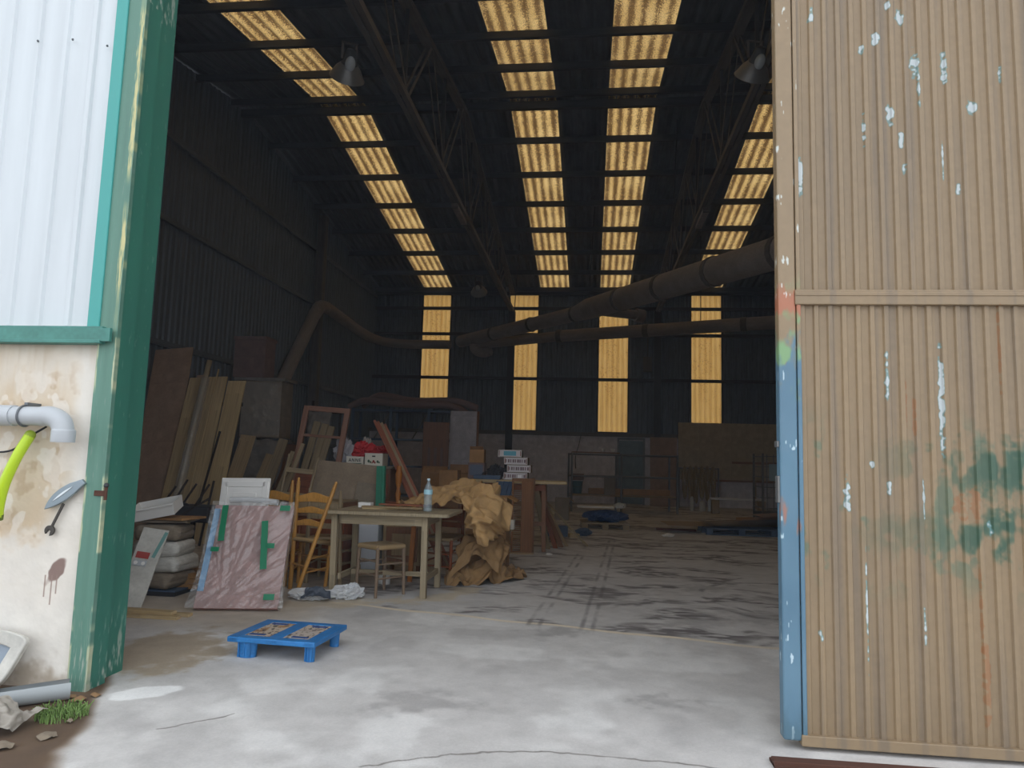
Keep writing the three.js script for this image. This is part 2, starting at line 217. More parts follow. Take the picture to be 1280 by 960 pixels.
// front wall: stained plaster below, white ribbed cladding above
const plasterTex = dataTex(1024, 1024, (u, v) => { // u: x -4.4..-2.4, v: y 0..2
  const x = -4.4 + 2 * u, y = 2 * v, n = fbm(x * 3, y * 3, 5, 301), f = fbm(x * 14, y * 14, 3, 311), st = fbm(x * 12, y * 0.8, 4, 321);
  let c = mix3([233, 229, 222], [222, 214, 202], n);
  const stain = sm(-2.86, -3.05, x + (n - 0.5) * 0.35) * sm(0.72, 0.86, y + (f - 0.5) * 0.2) * sm(1.9, 1.5, y + (st - 0.5) * 0.5); c = mix3(c, [205, 182, 152], stain * (0.35 + 0.75 * n)); c = mix3(c, [172, 146, 118], stain * sm(0.55, 0.75, f) * 0.5);
  c = mix3(c, [206, 190, 168], sm(0.55, 0.75, st) * 0.5 * sm(0.6, 1.7, y)); c = mix3(c, [196, 176, 150], sm(1.7, 1.95, y + (st - 0.5) * 0.4) * 0.6);
  const ch = fbm(x * 11, y * 9, 3, 331); c = mix3(c, [243, 241, 238], stain * sm(0.6, 0.66, ch) * 0.45); // flaked spots
  const d = Math.hypot((x + 2.94 + (y - 0.62) * -0.5) * 1.4, (y - 0.63) * 0.75) + 0.06 * (fbm(x * 20, y * 20, 2, 341) - 0.5); c = mix3(c, [138, 116, 108], sm(0.065, 0.045, d)); // brown splash and its runs
  for (const [dx, l] of [[-3.0, 0.12], [-2.96, 0.16], [-2.93, 0.1]]) if (y < 0.6 && y > 0.6 - l) c = mix3(c, [150, 128, 118], sm(0.006, 0.002, Math.abs(x - dx)) * 0.8);
  c = mix3(c, [150, 132, 110], sm(0.16, 0.02, y + (f - 0.5) * 0.25) * 0.6);
  const k = 0.97 * (1 + (f - 0.5) * 0.06); return [c[0] * k, c[1] * k, c[2] * k]; });
{
  const pg = new THREE.BoxGeometry(2.0, 2.0, 0.26), uv = pg.attributes.uv, p = pg.attributes.position; for (let i = 0; i < p.count; i++) uv.setXY(i, p.getX(i) / 2 + 0.5, p.getY(i) / 2 + 0.5);
  pg.translate(-3.78, 1.0, ZF - 0.13);
  for (let i = 0; i < p.count; i++) uv.setXY(i, (p.getX(i) + 4.4) / 2, p.getY(i) / 2);
  plasterTex.wrapS = plasterTex.wrapT = THREE.MirroredRepeatWrapping;
  const pm = std(0xffffff, 0.92, { map: plasterTex, bumpMap: bumpNoise, bumpScale: 0.004 });
  part('plaster_base', pg, pm, wallFront);
  part('plaster_base', bx(3.2, 2.0, 0.26, -6.4, 1.0, ZF - 0.13), dustM(0xe0dad0), wallFront);
  const cladW = std(0xd4dade, 0.45, { map: dataTex(256, 256, (u, v) => { const k = 236 + 19 * fbm(u * 20, v * 3, 4, 351); return [k, k, k]; }, [1.5, 3]) }); cladW.side = THREE.DoubleSide;
  const rib = (w, h) => corrugated(w, h, 0.185, 0.014, [0.135, 0.012]);
  for (const x of [-8.0, -6.89, -5.78, -4.67]) part('cladding_sheet', rib(1.11, 5.3), cladW, wallFront).position.set(x, 1.96, ZF - 0.02);
  part('cladding_sheet', rib(0.72, 5.3), cladW, wallFront).position.set(-3.56, 1.96, ZF - 0.02);
  for (let x = 2.6; x < 7; x += 1.11) part('cladding_sheet', rib(1.11, 7.26), cladW, wallFront).position.set(x, 0, ZF - 0.02);
  for (let x = -2.84; x < 2.6; x += 1.11) part('cladding_sheet', rib(1.11, 0.86), cladW, wallFront).position.set(x, 6.4, ZF - 0.02);
  part('inner_lining', bx(4.8, 7.1, 0.04, -5.3, 3.6, ZF - 0.3), M.clad, wallFront); part('inner_lining', bx(4.9, 7.1, 0.04, 4.7, 3.6, ZF - 0.3), M.clad, wallFront); part('inner_lining', bx(5.2, 0.8, 0.04, -0.2, 6.8, ZF - 0.3), M.clad, wallFront);
  for (const [x, y] of [[-3.07, 3.77], [-2.84, 3.72], [-3.07, 2.0], [-2.93, 2.0], [-3.3, 3.77], [-3.3, 2.0]]) { const s = part('screw', new THREE.SphereGeometry(0.007, 8, 6), M.screw, wallFront); s.position.set(x - 0.09, y, ZF + 0.0); }
}
// door frame: teal corner trim, dark green reveal, horizontal flashing
const greenTex = (base, dark, chip, seed) => dataTex(256, 1024, (u, v) => { const y = v * 4, x = u, n = fbm(x * 4, y * 1.6, 4, seed), f = fbm(x * 26, y * 14, 3, seed + 9); let c = mix3(base, dark, n); c = mix3(c, [140, 152, 142], sm(0.74, 0.82, f) * 0.35); if (chip) { const e = sm(0.16, 0.03, Math.abs(x - 0.86) + 0.3 * (f - 0.5)); c = mix3(c, mix3([196, 188, 136], [168, 128, 96], sm(0.5, 0.7, fbm(3, y * 3, 3, seed + 3))), e * (y > 1.95 ? sm(0.3, 0.5, fbm(1, y * 2.5, 3, seed + 4)) : 0.0)); const e2 = sm(0.07, 0.02, Math.abs(x - 0.96) + 0.12 * (f - 0.5)) + sm(0.08, 0.02, Math.abs(x - 0.03) + 0.12 * (f - 0.5)); c = mix3(c, [200, 196, 160], Math.min(1, e2) * sm(0.4, 0.6, fbm(2, y * 9, 3, seed + 5)) * (y < 1.95 ? 0.8 : 0)); } c = mix3(c, [172, 172, 160], sm(0.55, 0.75, f) * sm(0.5, 0.08, y) * 0.8); return c; });
{
  const uvFit = (g, w, h) => { const p = g.attributes.position, u = g.attributes.uv; g.computeBoundingBox(); const b = g.boundingBox; for (let i = 0; i < p.count; i++) u.setXY(i, (p.getX(i) - b.min.x + p.getZ(i) * 0.3) / w, (p.getY(i) - b.min.y) / h); return g; };
  const t1 = struct('trim_1'), front = std(0xffffff, 0.5, { map: greenTex([94, 136, 120], [79, 118, 104], true, 401) });
  const g1 = new THREE.BoxGeometry(0.115, 6.45, 0.03).translate(-2.7375, 3.225, ZF + 0.012); { const p = g1.attributes.position, u = g1.attributes.uv; for (let i = 0; i < p.count; i++) u.setXY(i, (p.getX(i) + 2.795) / 0.115, p.getY(i) / 4); } part('corner_trim', g1, front, t1);
  part('edge_fold', bx(0.075, 4.5, 0.035, -2.828, 4.2, ZF + 0.02, 0.006), std(0x3f9b95, 0.4), t1);
  const t2 = struct('trim_2'), flash = std(0x4f9589, 0.5, { map: texDust }); part('flashing', merge([bx(5.25, 0.075, 0.02, -5.32, 1.945, ZF + 0.06), bx(5.2, 0.02, 0.09, -5.35, 1.905, ZF + 0.03, 0.004), bx(5.2, 0.02, 0.07, -5.35, 1.985, ZF + 0.025, 0.004)]), flash, t2);
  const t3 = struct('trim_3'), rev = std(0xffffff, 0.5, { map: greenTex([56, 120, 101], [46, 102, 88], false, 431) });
  const mk = (w, d, x, z) => { const g = new THREE.BoxGeometry(w, 6.45, d).translate(x, 3.225, z), p = g.attributes.position, u = g.attributes.uv; for (let i = 0; i < p.count; i++) u.setXY(i, (p.getZ(i) - z) / 0.5 + p.getX(i) / 0.5, p.getY(i) / 4); return g; };
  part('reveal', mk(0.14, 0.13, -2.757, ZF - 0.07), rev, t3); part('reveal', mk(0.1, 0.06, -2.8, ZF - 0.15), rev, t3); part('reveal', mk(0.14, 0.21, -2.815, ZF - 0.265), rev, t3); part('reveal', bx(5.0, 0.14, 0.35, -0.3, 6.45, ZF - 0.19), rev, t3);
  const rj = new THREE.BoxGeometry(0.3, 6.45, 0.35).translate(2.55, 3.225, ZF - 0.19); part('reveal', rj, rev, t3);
  const lat = thing('door_latch', 'small rusty latch bolted to the dark green door frame', 'latch', [-2.675, 1.06, ZF + 0.03]); part('plate', bx(0.07, 0.03, 0.012, -0.02, 0, 0, 0.003), M.rust, lat); part('bolt', rod([0.02, -0.035, 0.01], [0.02, 0.04, 0.01], 0.009), M.rust, lat); part('bolt_head', new THREE.SphereGeometry(0.014, 10, 8).translate(0.02, 0.045, 0.01), M.darkSteel, lat);
}
// ---------- sliding door leaf ----------
const CHIPS = [[0.94, 3.669, 0.016, 0.041], [1.105, 3.661, 0.014, 0.061], [1.353, 3.453, 0.01, 0.028], [1.421, 3.507, 0.016, 0.036], [1.485, 3.692, 0.012, 0.016], [1.545, 3.62, 0.016, 0.041], [1.607, 3.379, 0.018, 0.057], [1.625, 3.229, 0.006, 0.081], [1.748, 3.352, 0.012, 0.077], [1.872, 3.137, 0.018, 0.041], [1.484, 3.105, 0.014, 0.051], [1.355, 3.024, 0.007, 0.057], [1.537, 2.969, 0.01, 0.041], [1.548, 2.818, 0.012, 0.024], [1.73, 2.869, 0.004, 0.091], [1.035, 2.79, 0.014, 0.091], [1.001, 2.568, 0.006, 0.081], [1.798, 2.69, 0.01, 0.032], [2.013, 3.3, 0.006, 0.036], [1.431, 1.762, 0.008, 0.091], [1.679, 1.649, 0.01, 0.203], [1.233, 1.198, 0.012, 0.091], [1.353, 1.335, 0.008, 0.016], [1.427, 1.223, 0.007, 0.032], [1.584, 1.172, 0.006, 0.081], [1.311, 0.66, 0.005, 0.203], [1.102, 0.521, 0.009, 0.024], [1.017, 0.627, 0.009, 0.041], [1.568, 0.6, 0.005, 0.081], [1.872, 1.033, 0.01, 0.041]];
const RUST = [[1.518, 1.608, 0.006, 0.122], [1.553, 1.57, 0.007, 0.122], [1.83, 0.37, 0.016, 0.17], [1.82, 0.65, 0.005, 0.2], [1.74, 1.13, 0.03, 0.06], [1.81, 1.17, 0.02, 0.07], [1.95, 1.9, 0.004, 0.2]];
function leafColor(x, y) {
  const f = fbm(x * 30, y * 6, 3, 501), n = fbm(x * 2.2, y * 1.1, 4, 511), st = fbm(x * 22, y * 0.5, 3, 521), w = fbm(x * 45, y * 45, 2, 531) - 0.5, big = fbm(x * 5, y * 5, 4, 541);
  let c = mix3([152, 131, 104], [166, 141, 108], n); c = mix3(c, [132, 117, 101], sm(0.5, 0.75, st) * 0.6); c = mix3(c, [162, 139, 110], sm(0.55, 0.8, f) * 0.35);
  // dark green underpaint scuffed through at hand height
  const gx = sm(1.32, 1.95, x + (big - 0.5) * 0.4), gb = Math.max(sm(0.17, 0.05, Math.abs(y - 1.33 + w * 0.1)), sm(0.16, 0.04, Math.abs(y - 1.02 + w * 0.1))); c = mix3(c, [62, 98, 80], gx * gb * sm(0.36, 0.56, fbm(x * 14, y * 9, 3, 551)) * 0.92);
  c = mix3(c, [92, 120, 100], sm(0.6, 0.72, fbm(x * 9, y * 7, 4, 561)) * sm(0.5, 0.2, Math.abs(y - 1.15)) * 0.6);
  for (const [cx, cy, rx, ry] of CHIPS) { const dx = (x - cx) / rx, dy = (y - cy) / ry; if (Math.abs(dx) > 3 || Math.abs(dy) > 2) continue; const q = dx * dx + dy * dy + w * 4.2; c = mix3(c, [120, 168, 174], sm(1.5, 0.9, q) * 0.7); c = mix3(c, [214, 222, 224], sm(0.8, 0.3, q)); }
  for (const [cx, cy, rx, ry] of RUST) { const dx = (x - cx) / rx, dy = (y - cy) / ry; if (Math.abs(dx) > 3 || Math.abs(dy) > 2) continue; c = mix3(c, [168, 112, 72], sm(1.4, 0.2, dx * dx + dy * dy + w * 4) * 0.6); }
  const k = 0.87 * (1 + w * 0.06); return [c[0] * k, c[1] * k, c[2] * k];
}
function stileColor(x, y) { // tan above, green flakes, sprayed blue below
  const w = fbm(x * 40, y * 14, 3, 571) - 0.5, n = fbm(x * 6, y * 3, 4, 581); let c = leafColor(x + 3, y);
  const blue = sm(2.0, 1.75, y + w * 0.5); c = mix3(c, mix3([72, 107, 131], [94, 129, 151], n), blue * 0.95);
  c = mix3(c, [122, 156, 112], sm(0.3, 0.1, Math.abs(y - 1.97 + w * 0.3)) * sm(0.42, 0.58, fbm(x * 16, y * 8, 3, 591))); c = mix3(c, [166, 106, 80], sm(0.1, 0.04, Math.abs(y - 2.12) + w * 0.12) * sm(0.4, 0.6, n)); c = mix3(c, [166, 106, 86], sm(0.09, 0.02, Math.abs(y - 1.06) + w * 0.1) * sm(0.45, 0.6, fbm(x * 30, y * 6, 2, 601)) * 0.8);
  c = mix3(c, [220, 234, 238], sm(0.79, 0.82, fbm(x * 50, y * 12, 3, 611)) * 0.7); c = mix3(c, [70, 96, 108], sm(0.2, 0.03, y + w * 0.2) * 0.5); return c;
}
{
  const x0 = 0.92, W = 2.6, zf = -3.6, leaf = struct('door_1');
  const tex = dataTex(800, 1600, (u, v) => leafColor(0.92 + 1.5 * u, 4.3 * v)); tex.wrapS = tex.wrapT = THREE.MirroredRepeatWrapping;
  const ts = dataTex(96, 1400, (u, v) => stileColor(0.92 + 0.3 * u, 4.3 * v)); ts.wrapS = ts.wrapT = THREE.MirroredRepeatWrapping;
  const pm = std(0xffffff, 0.5, { map: tex, side: THREE.DoubleSide }), smt = std(0xffffff, 0.42, { map: ts });
  const fit = (g, X, Y, w = 1.5) => { const p = g.attributes.position, u = g.attributes.uv; for (let i = 0; i < p.count; i++) u.setXY(i, (p.getX(i) + X - 0.92 + (zf - p.getZ(i)) * 0) / w, (p.getY(i) + Y) / 4.3); return g; };
  const panel = (name, y0, y1) => { const g = corrugated(W - 0.12, y1 - y0, 0.066, 0.012, [0.034, 0.006]); fit(g, x0 + 0.07, y0); part(name, g, pm, leaf).position.set(x0 + 0.07, y0, zf - 0.022); };
  panel('lower_panel', 0.05, 2.12); panel('upper_panel', 2.18, 4.28); panel('upper_panel', 4.34, 6.4);
  const stile = new RoundedBoxGeometry(0.085, 6.42, 0.075, 3, 0.012).translate(x0 + 0.0425, 3.25, zf - 0.035); { const p = stile.attributes.position, u = stile.attributes.uv; for (let i = 0; i < p.count; i++) u.setXY(i, (p.getX(i) - x0 + (zf - p.getZ(i))) / 0.3, p.getY(i) / 4.3); }
  part('stile', stile, smt, leaf); part('stile', bx(0.09, 6.42, 0.07, x0 + W - 0.045, 3.25, zf - 0.035, 0.008), pm, leaf);
  const lip = new RoundedBoxGeometry(0.02, 6.4, 0.02, 2, 0.005).translate(x0 + 0.098, 3.25, zf - 0.006); { const p = lip.attributes.position, u = lip.attributes.uv; for (let i = 0; i < p.count; i++) u.setXY(i, (p.getX(i) - x0) / 0.3, p.getY(i) / 4.3); } part('stile_lip', lip, smt, leaf);
  const rail = (name, y, h, d) => { const g = new RoundedBoxGeometry(W - 0.09, h, d, 2, 0.005).translate(x0 + W / 2 + 0.035, y, zf - 0.02); fit(g, 0, 0); part(name, g, pm, leaf); };
  rail('middle_rail', 2.15, 0.075, 0.06); rail('middle_rail_lip', 2.165, 0.02, 0.068); rail('bottom_rail', 0.045, 0.05, 0.06); rail('middle_rail', 4.31, 0.075, 0.06); rail('top_rail', 6.42, 0.08, 0.06);
  part('back_sheet', bx(W - 0.1, 6.35, 0.004, x0 + W / 2, 3.23, zf - 0.07), M.clad, leaf);
  part('edge_bracket', merge([bx(0.012, 0.13, 0.05, x0 - 0.004, 1.2, zf - 0.035, 0.003), bx(0.012, 0.03, 0.05, x0 - 0.006, 1.42, zf - 0.035, 0.003)]), M.galv, leaf);
  solo('ground_rail', 'rusty brown steel guide rail on the ground under the big corrugated door leaf', 'rail', merge([bx(2.9, 0.03, 0.06, 2.27, 0.016, -3.4, 0.004), bx(2.9, 0.012, 0.12, 2.27, 0.007, -3.4)]), M.rust);
}
// ---------- roof trusses, lamps, ducts ----------
function truss(x, label) {
  const t = thing('roof_truss', label, 'truss', [x, 0, 0], 0, 'lattice trusses under the roof'), yB = 6.4, top = z => roofY(z) - 0.28;
  part('bottom_chord', merge([beam([-0.045, yB, -4.15], [-0.045, yB, -23.55], 0.07, 0.1), beam([0.045, yB, -4.15], [0.045, yB, -23.55], 0.07, 0.1)]), M.steel, t);
  part('top_chord', beam([0, top(-4.2), -4.2], [0, top(RZ), RZ], 0.16, 0.1), M.steel, t); part('top_chord', beam([0, top(RZ), RZ], [0, top(-23.6), -23.6], 0.16, 0.1), M.steel, t);
  const bot = [-4.3, -6.8, -9.4, -12.0, -14.9, -17.5, -20.1, -22.9], tp = [-5.5, -8.1, -10.75, -13.6, -16.3, -18.9, -21.5];
  tp.forEach((z, i) => { for (const s of [-0.05, 0.05]) { part('web', beam([s, yB, bot[i]], [s, top(z), z], 0.012, 0.055), M.steel, t); part('web', beam([s, top(z), z], [s, yB, bot[i + 1]], 0.012, 0.055), M.steel, t); } });
  for (let i = 1; i < 7; i++) part('web', beam([0, yB, bot[i]], [0, top(bot[i]), bot[i]], 0.05, 0.05), M.darkSteel, t);
  for (const z of bot) part('gusset', bx(0.02, 0.22, 0.3, 0, yB + 0.06, z), M.darkSteel, t);
  return t;
}
truss(-2.72, 'rusty steel lattice roof truss ending beside the window strip second from the left wall'); truss(2.17, 'rusty steel lattice roof truss between the last two amber skylight strips above the big duct');
const lampGlass = phys(0xe8eef2, 0.08, { transmission: 0.6, thickness: 0, side: THREE.DoubleSide });
function highbay(x, y, z, turn, label) {
  const t = thing('floodlight', label, 'floodlight', [x, y, z], turn, 'switched-off high bay lamps'); t.scale.setScalar(0.85);
  part('housing', lathe([[0, 0.2], [0.07, 0.2], [0.09, 0.12], [0.1, 0.02], [0.12, 0]], 20).rotateX(0.9).translate(0, 0.02, -0.05), M.darkSteel, t);
  part('reflector', lathe([[0.12, 0], [0.19, -0.08], [0.25, -0.2], [0.26, -0.21]], 28).rotateX(0.9).translate(0, 0.02, -0.05), std(0x6e6c6a, 0.45, { metalness: 0.5, side: THREE.DoubleSide }), t);
  part('lamp_glass', new THREE.SphereGeometry(0.075, 16, 12).scale(1, 1.5, 1).rotateX(0.9).translate(0, -0.04, 0.05), lampGlass, t);
  part('bracket', merge([beam([-0.1, 0.1, -0.1], [-0.1, 0.36, -0.1], 0.03, 0.01), beam([0.1, 0.1, -0.1], [0.1, 0.36, -0.1], 0.03, 0.01), bx(0.24, 0.015, 0.04, 0, 0.36, -0.1)]), M.steel, t);
}
highbay(-3.02, 6.12, -8.0, 0.5, 'dusty bell-shaped floodlight hung beside the truss near the first skylight strip'); highbay(1.95, 6.2, -8.4, 0.2, 'bell-shaped floodlight on the truss beside the corrugated door leaf'); highbay(-2.95, 5.75, -17.8, 0, 'small dark bell floodlight hung low far back under the lattice truss');
for (const [x, z, w] of [[-2.72, -13.8, 'truss beside the window strips'], [2.17, -14.2, 'truss above the big duct']]) { const t = thing('batten_light', `brown dusty unlit batten light under the ${w}`, 'light', [x, 6.26, z]); part('body', bx(0.12, 0.08, 1.0, 0, 0, 0, 0.01), M.duct, t); part('end_cap', bx(0.13, 0.09, 0.06, 0, 0, 0.5, 0.01), M.steel, t); part('hanger', bx(0.02, 0.12, 0.02, 0, 0.08, 0.3), M.steel, t); }
function ductRun(name, label, a, b, r, seams, m = M.duct) {
  const t = thing(name, label, 'duct'), A0 = A(a), B0 = A(b); for (let i = 0; i < seams; i++) { const p = A0.clone().lerp(B0, i / seams), q = A0.clone().lerp(B0, (i + 1) / seams); part('duct_section', rod(p, q, r, r, 14), m, t); if (i) part('joint_ring', rod(p.clone().lerp(q, -0.03), p.clone().lerp(q, 0.03), r * 1.08, r * 1.08, 14), M.steel, t); }
  return t;
}
{
  const t = ductRun('extraction_duct', 'large dusty sheet metal extraction duct slung across the hall', [4.6, 4.55, -8.3], [-0.11, 5.3, -18.3], 0.27, 6);
  part('reducer', rod([-0.11, 5.3, -18.3], [-0.45, 5.24, -18.65], 0.27, 0.2, 14), M.duct, t); for (let i = 0; i < 3; i++) { const p = V(-0.45, 5.24, -18.65).lerp(V(-4.2, 5.07, -22.2), i / 3), q = V(-0.45, 5.24, -18.65).lerp(V(-4.2, 5.07, -22.2), (i + 1) / 3); part('duct_section', rod(p, q, 0.2, 0.19, 14), M.duct, t); part('joint_ring', rod(p, p.clone().lerp(q, 0.04), 0.215, 0.215, 14), M.steel, t); }
  part('branch_stub', merge([rod([0.2, 5.12, -17.7], [1.15, 5.1, -18.1], 0.12, 0.12, 12), rod([1.1, 5.1, -18.08], [1.3, 5.08, -18.16], 0.17, 0.17, 12)]), M.duct, t);
  part('elbow', tube([[-3.7, 5.0, -21.8], [-3.62, 4.72, -21.7], [-3.35, 4.62, -21.6], [-3.1, 4.66, -21.5]], 0.14, 16, 10), M.duct, t);
  for (const [x, y, z] of [[-0.1, 5.4, -18.2], [1.6, 5.2, -14.6], [-2.3, 5.3, -20.4]]) part('hanger_wire', rod([x, y, z], [x + 0.12, roofY(z) - 0.1, z], 0.012, 0.012, 6), M.darkSteel, t);
}
{ const t = ductRun('air_pipe', 'slimmer straight duct crossing in front of the last two amber windows', [6.6, 5.14, -18.4], [-0.97, 5.15, -21.5], 0.18, 3); part('duct_section', rod([-0.97, 5.15, -21.5], [-3.83, 4.98, -22.3], 0.16, 0.15, 14), M.duct, t); part('joint_ring', rod([-0.9, 5.15, -21.47], [-1.05, 5.15, -21.53], 0.2, 0.2, 14), M.steel, t); part('hanger_wire', rod([3.0, 5.3, -19.9], [3.0, roofY(-19.9) - 0.1, -19.9], 0.012, 0.012, 6), M.darkSteel, t); }
{ const t = thing('bent_pipe', 'dark bent pipe rising along the gable wall and running behind the first amber window', 'pipe'); part('riser', rod([-6.95, 0.6, -13.3], [-6.95, 4.9, -17.0], 0.15, 0.15, 12), M.duct, t); part('elbow', tube([[-6.95, 4.82, -16.93], [-6.95, 5.1, -17.25], [-6.95, 5.18, -17.7]], 0.16, 14, 12), M.duct, t); part('run', tube([[-6.95, 5.18, -17.6], [-6.95, 5.12, -22.4], [-6.4, 5.08, -22.75], [-4.6, 5.03, -22.6]], 0.15, 40, 12), M.duct, t); }
solo('junction_box', 'small grey electrical box on the back wall between the last two amber windows', 'box', merge([bx(0.28, 0.5, 0.12, 1.85, 4.62, -23.75, 0.01), rod([1.85, 4.87, -23.75], [1.85, 5.5, -23.75], 0.02)]), M.steel);

// ---------- outside, along the plaster wall ----------
{ const t = thing('drainpipe', 'grey plastic drainpipe with a downward elbow on the stained plaster wall', 'pipe', [0, 1.475, -3.62]);
  part('pipe', rod([-4.6, 0, 0], [-3.0, 0, 0], 0.052, 0.052, 24), M.greyPlastic, t); part('elbow', tube([[-3.02, 0, 0], [-2.96, 0, 0], [-2.9, -0.03, 0], [-2.88, -0.085, 0], [-2.878, -0.1, 0]], 0.055, 24, 24), M.greyPlastic, t);
  part('socket', lathe([[0.05, -0.04], [0.06, -0.04], [0.06, 0.02], [0.057, 0.03], [0.05, 0.03], [0.05, -0.04]], 24).translate(-2.878, -0.1, 0), M.greyPlastic, t); part('coupling', rod([-3.3, 0, 0], [-3.18, 0, 0], 0.058, 0.058, 24), M.greyPlastic, t); part('clamp', merge([bx(0.02, 0.03, 0.1, -3.12, 0.06, -0.05), new THREE.TorusGeometry(0.057, 0.006, 8, 24).rotateY(Math.PI / 2).translate(-3.12, 0, 0)]), M.screw, t);
  const e = part('pipe_opening', new THREE.CircleGeometry(0.049, 20).rotateX(Math.PI / 2).translate(-2.878, -0.125, 0), std(0x3a3d40, 0.9), t); }
solo('wall_cable', 'thin black cable drooping on the plaster wall under the drainpipe', 'cable', tube([[-3.05, 1.42, -3.7], [-3.15, 1.36, -3.7], [-3.24, 1.29, -3.71], [-3.34, 1.27, -3.71], [-3.6, 1.3, -3.72]], 0.006, 24, 6), M.black);
{ const t = thing('lime_tube', 'lime green flexible plastic tube hanging against the plaster wall', 'tube'); const m = std(0xb5d321, 0.4), g = tube([[-3.11, 1.37, -3.66], [-3.15, 1.25, -3.63], [-3.2, 1.1, -3.62], [-3.23, 0.98, -3.63], [-3.24, 0.92, -3.64]], 0.028, 30, 14); part('tube', g, m, t); part('end_cap', new THREE.SphereGeometry(0.029, 14, 10).translate(-3.11, 1.37, -3.66), std(0x8aa022, 0.5), t); part('end_cap', rod([-3.24, 0.93, -3.64], [-3.243, 0.9, -3.645], 0.03, 0.028, 14), std(0x55661c, 0.6), t); }
{ const t = thing('metal_blade', 'grey leaf-shaped metal blade fixed to the plaster wall above the spanner', 'blade', [-2.905, 1.045, -3.712]); t.rotation.z = 0.56;
  const s = new THREE.Shape(); s.moveTo(-0.13, -0.012); s.quadraticCurveTo(-0.06, 0.05, 0.06, 0.035); s.lineTo(0.13, 0.018); s.lineTo(0.135, -0.006); s.lineTo(0.07, -0.02); s.quadraticCurveTo(-0.03, -0.04, -0.13, -0.012);
  part('blade', new THREE.ExtrudeGeometry(s, { depth: 0.012, bevelEnabled: true, bevelSize: 0.004, bevelThickness: 0.004, bevelSegments: 2 }), std(0x8b979f, 0.35, { metalness: 0.5 }), t); const s2 = new THREE.Shape(); s2.moveTo(-0.07, 0); s2.quadraticCurveTo(0, 0.022, 0.07, 0.012); s2.quadraticCurveTo(0, 0.0, -0.07, 0); part('slot', new THREE.ExtrudeGeometry(s2, { depth: 0.006, bevelEnabled: false }).translate(0, 0, 0.014), std(0xd9e0e4, 0.3), t); }
{ const t = thing('spanner', 'dark open-ended spanner hanging on the white plaster wall', 'spanner', [-2.955, 0.9, -3.715]); t.rotation.z = -0.42; const m = std(0x4a4642, 0.5, { metalness: 0.5 });
  part('shank', bx(0.016, 0.15, 0.01, 0, 0.03, 0, 0.004), m, t); const s = new THREE.Shape(); s.absarc(0, 0, 0.027, -1.0, Math.PI + 1.0, false); s.lineTo(-0.011, -0.008); s.lineTo(-0.011, 0.004); s.lineTo(0.011, 0.004); s.lineTo(0.011, -0.008); part('jaw', new THREE.ExtrudeGeometry(s, { depth: 0.01, bevelEnabled: true, bevelSize: 0.002, bevelThickness: 0.002 }).translate(0, -0.06, -0.005), m, t); }
{ const t = thing('broken_hatch', 'broken white rounded frame with a blue-grey panel leaning on the wall foot', 'hatch', [-3.2, 0.02, -3.58]); t.rotation.set(-0.22, 0.15, 0);
  const o = new THREE.Shape(); o.moveTo(-0.3, 0); o.lineTo(0.06, 0); o.quadraticCurveTo(0.12, 0.02, 0.15, 0.1); o.lineTo(0.2, 0.24); o.quadraticCurveTo(0.2, 0.27, 0.15, 0.28); o.quadraticCurveTo(0, 0.33, -0.3, 0.25); o.lineTo(-0.3, 0); const h = new THREE.Path(); h.moveTo(-0.26, 0.03); h.lineTo(0.03, 0.03); h.quadraticCurveTo(0.08, 0.05, 0.1, 0.11); h.lineTo(0.14, 0.22); h.quadraticCurveTo(0.02, 0.28, -0.26, 0.21); h.lineTo(-0.26, 0.03); o.holes.push(h);
  part('frame', new THREE.ExtrudeGeometry(o, { depth: 0.025, bevelEnabled: true, bevelSize: 0.008, bevelThickness: 0.008, bevelSegments: 3 }), M.whiteDirty, t); const p2 = new THREE.Shape(); p2.moveTo(-0.27, 0.02); p2.lineTo(0.05, 0.02); p2.lineTo(0.15, 0.23); p2.lineTo(-0.27, 0.23); part('panel', new THREE.ExtrudeGeometry(p2, { depth: 0.01, bevelEnabled: false }), std(0x8793a0, 0.35), t); }
{ const t = thing('broken_pipe', 'grey plastic pipe offcut with a torn opening lying beside the grass', 'pipe', [-2.8, 0.055, -3.5], 2.3); const g = new THREE.CylinderGeometry(0.055, 0.05, 0.3, 24, 1, true, Math.PI + 0.8, 4.7).rotateX(Math.PI / 2); const gm = std(0x9fa4a6, 0.5); gm.side = THREE.DoubleSide; part('pipe', g, gm, t); part('rounded_end', new THREE.SphereGeometry(0.055, 20, 12, 0, Math.PI).rotateY(0).scale(1, 1, 0.5).translate(0, 0, 0.16).rotateY(Math.PI), gm, t); }
solo('crumpled_sheet', 'crumpled pale plastic sheeting in the dirt beside the broken pipe', 'sheeting', patch([[[-2.9, 0.02, -3.3], [-2.8, 0.1, -3.3], [-2.68, 0.07, -3.27], [-2.56, 0.06, -3.3]], [[-2.9, 0.05, -3.15], [-2.78, 0.13, -3.18], [-2.66, 0.1, -3.15], [-2.58, 0.05, -3.2]], [[-2.85, 0.02, -3.0], [-2.74, 0.08, -3.05], [-2.64, 0.06, -3.05], [-2.58, 0.015, -3.1]]], 40, 30, 0.035, 12, 3), std(0x9d968c, 0.6, { side: THREE.DoubleSide }));
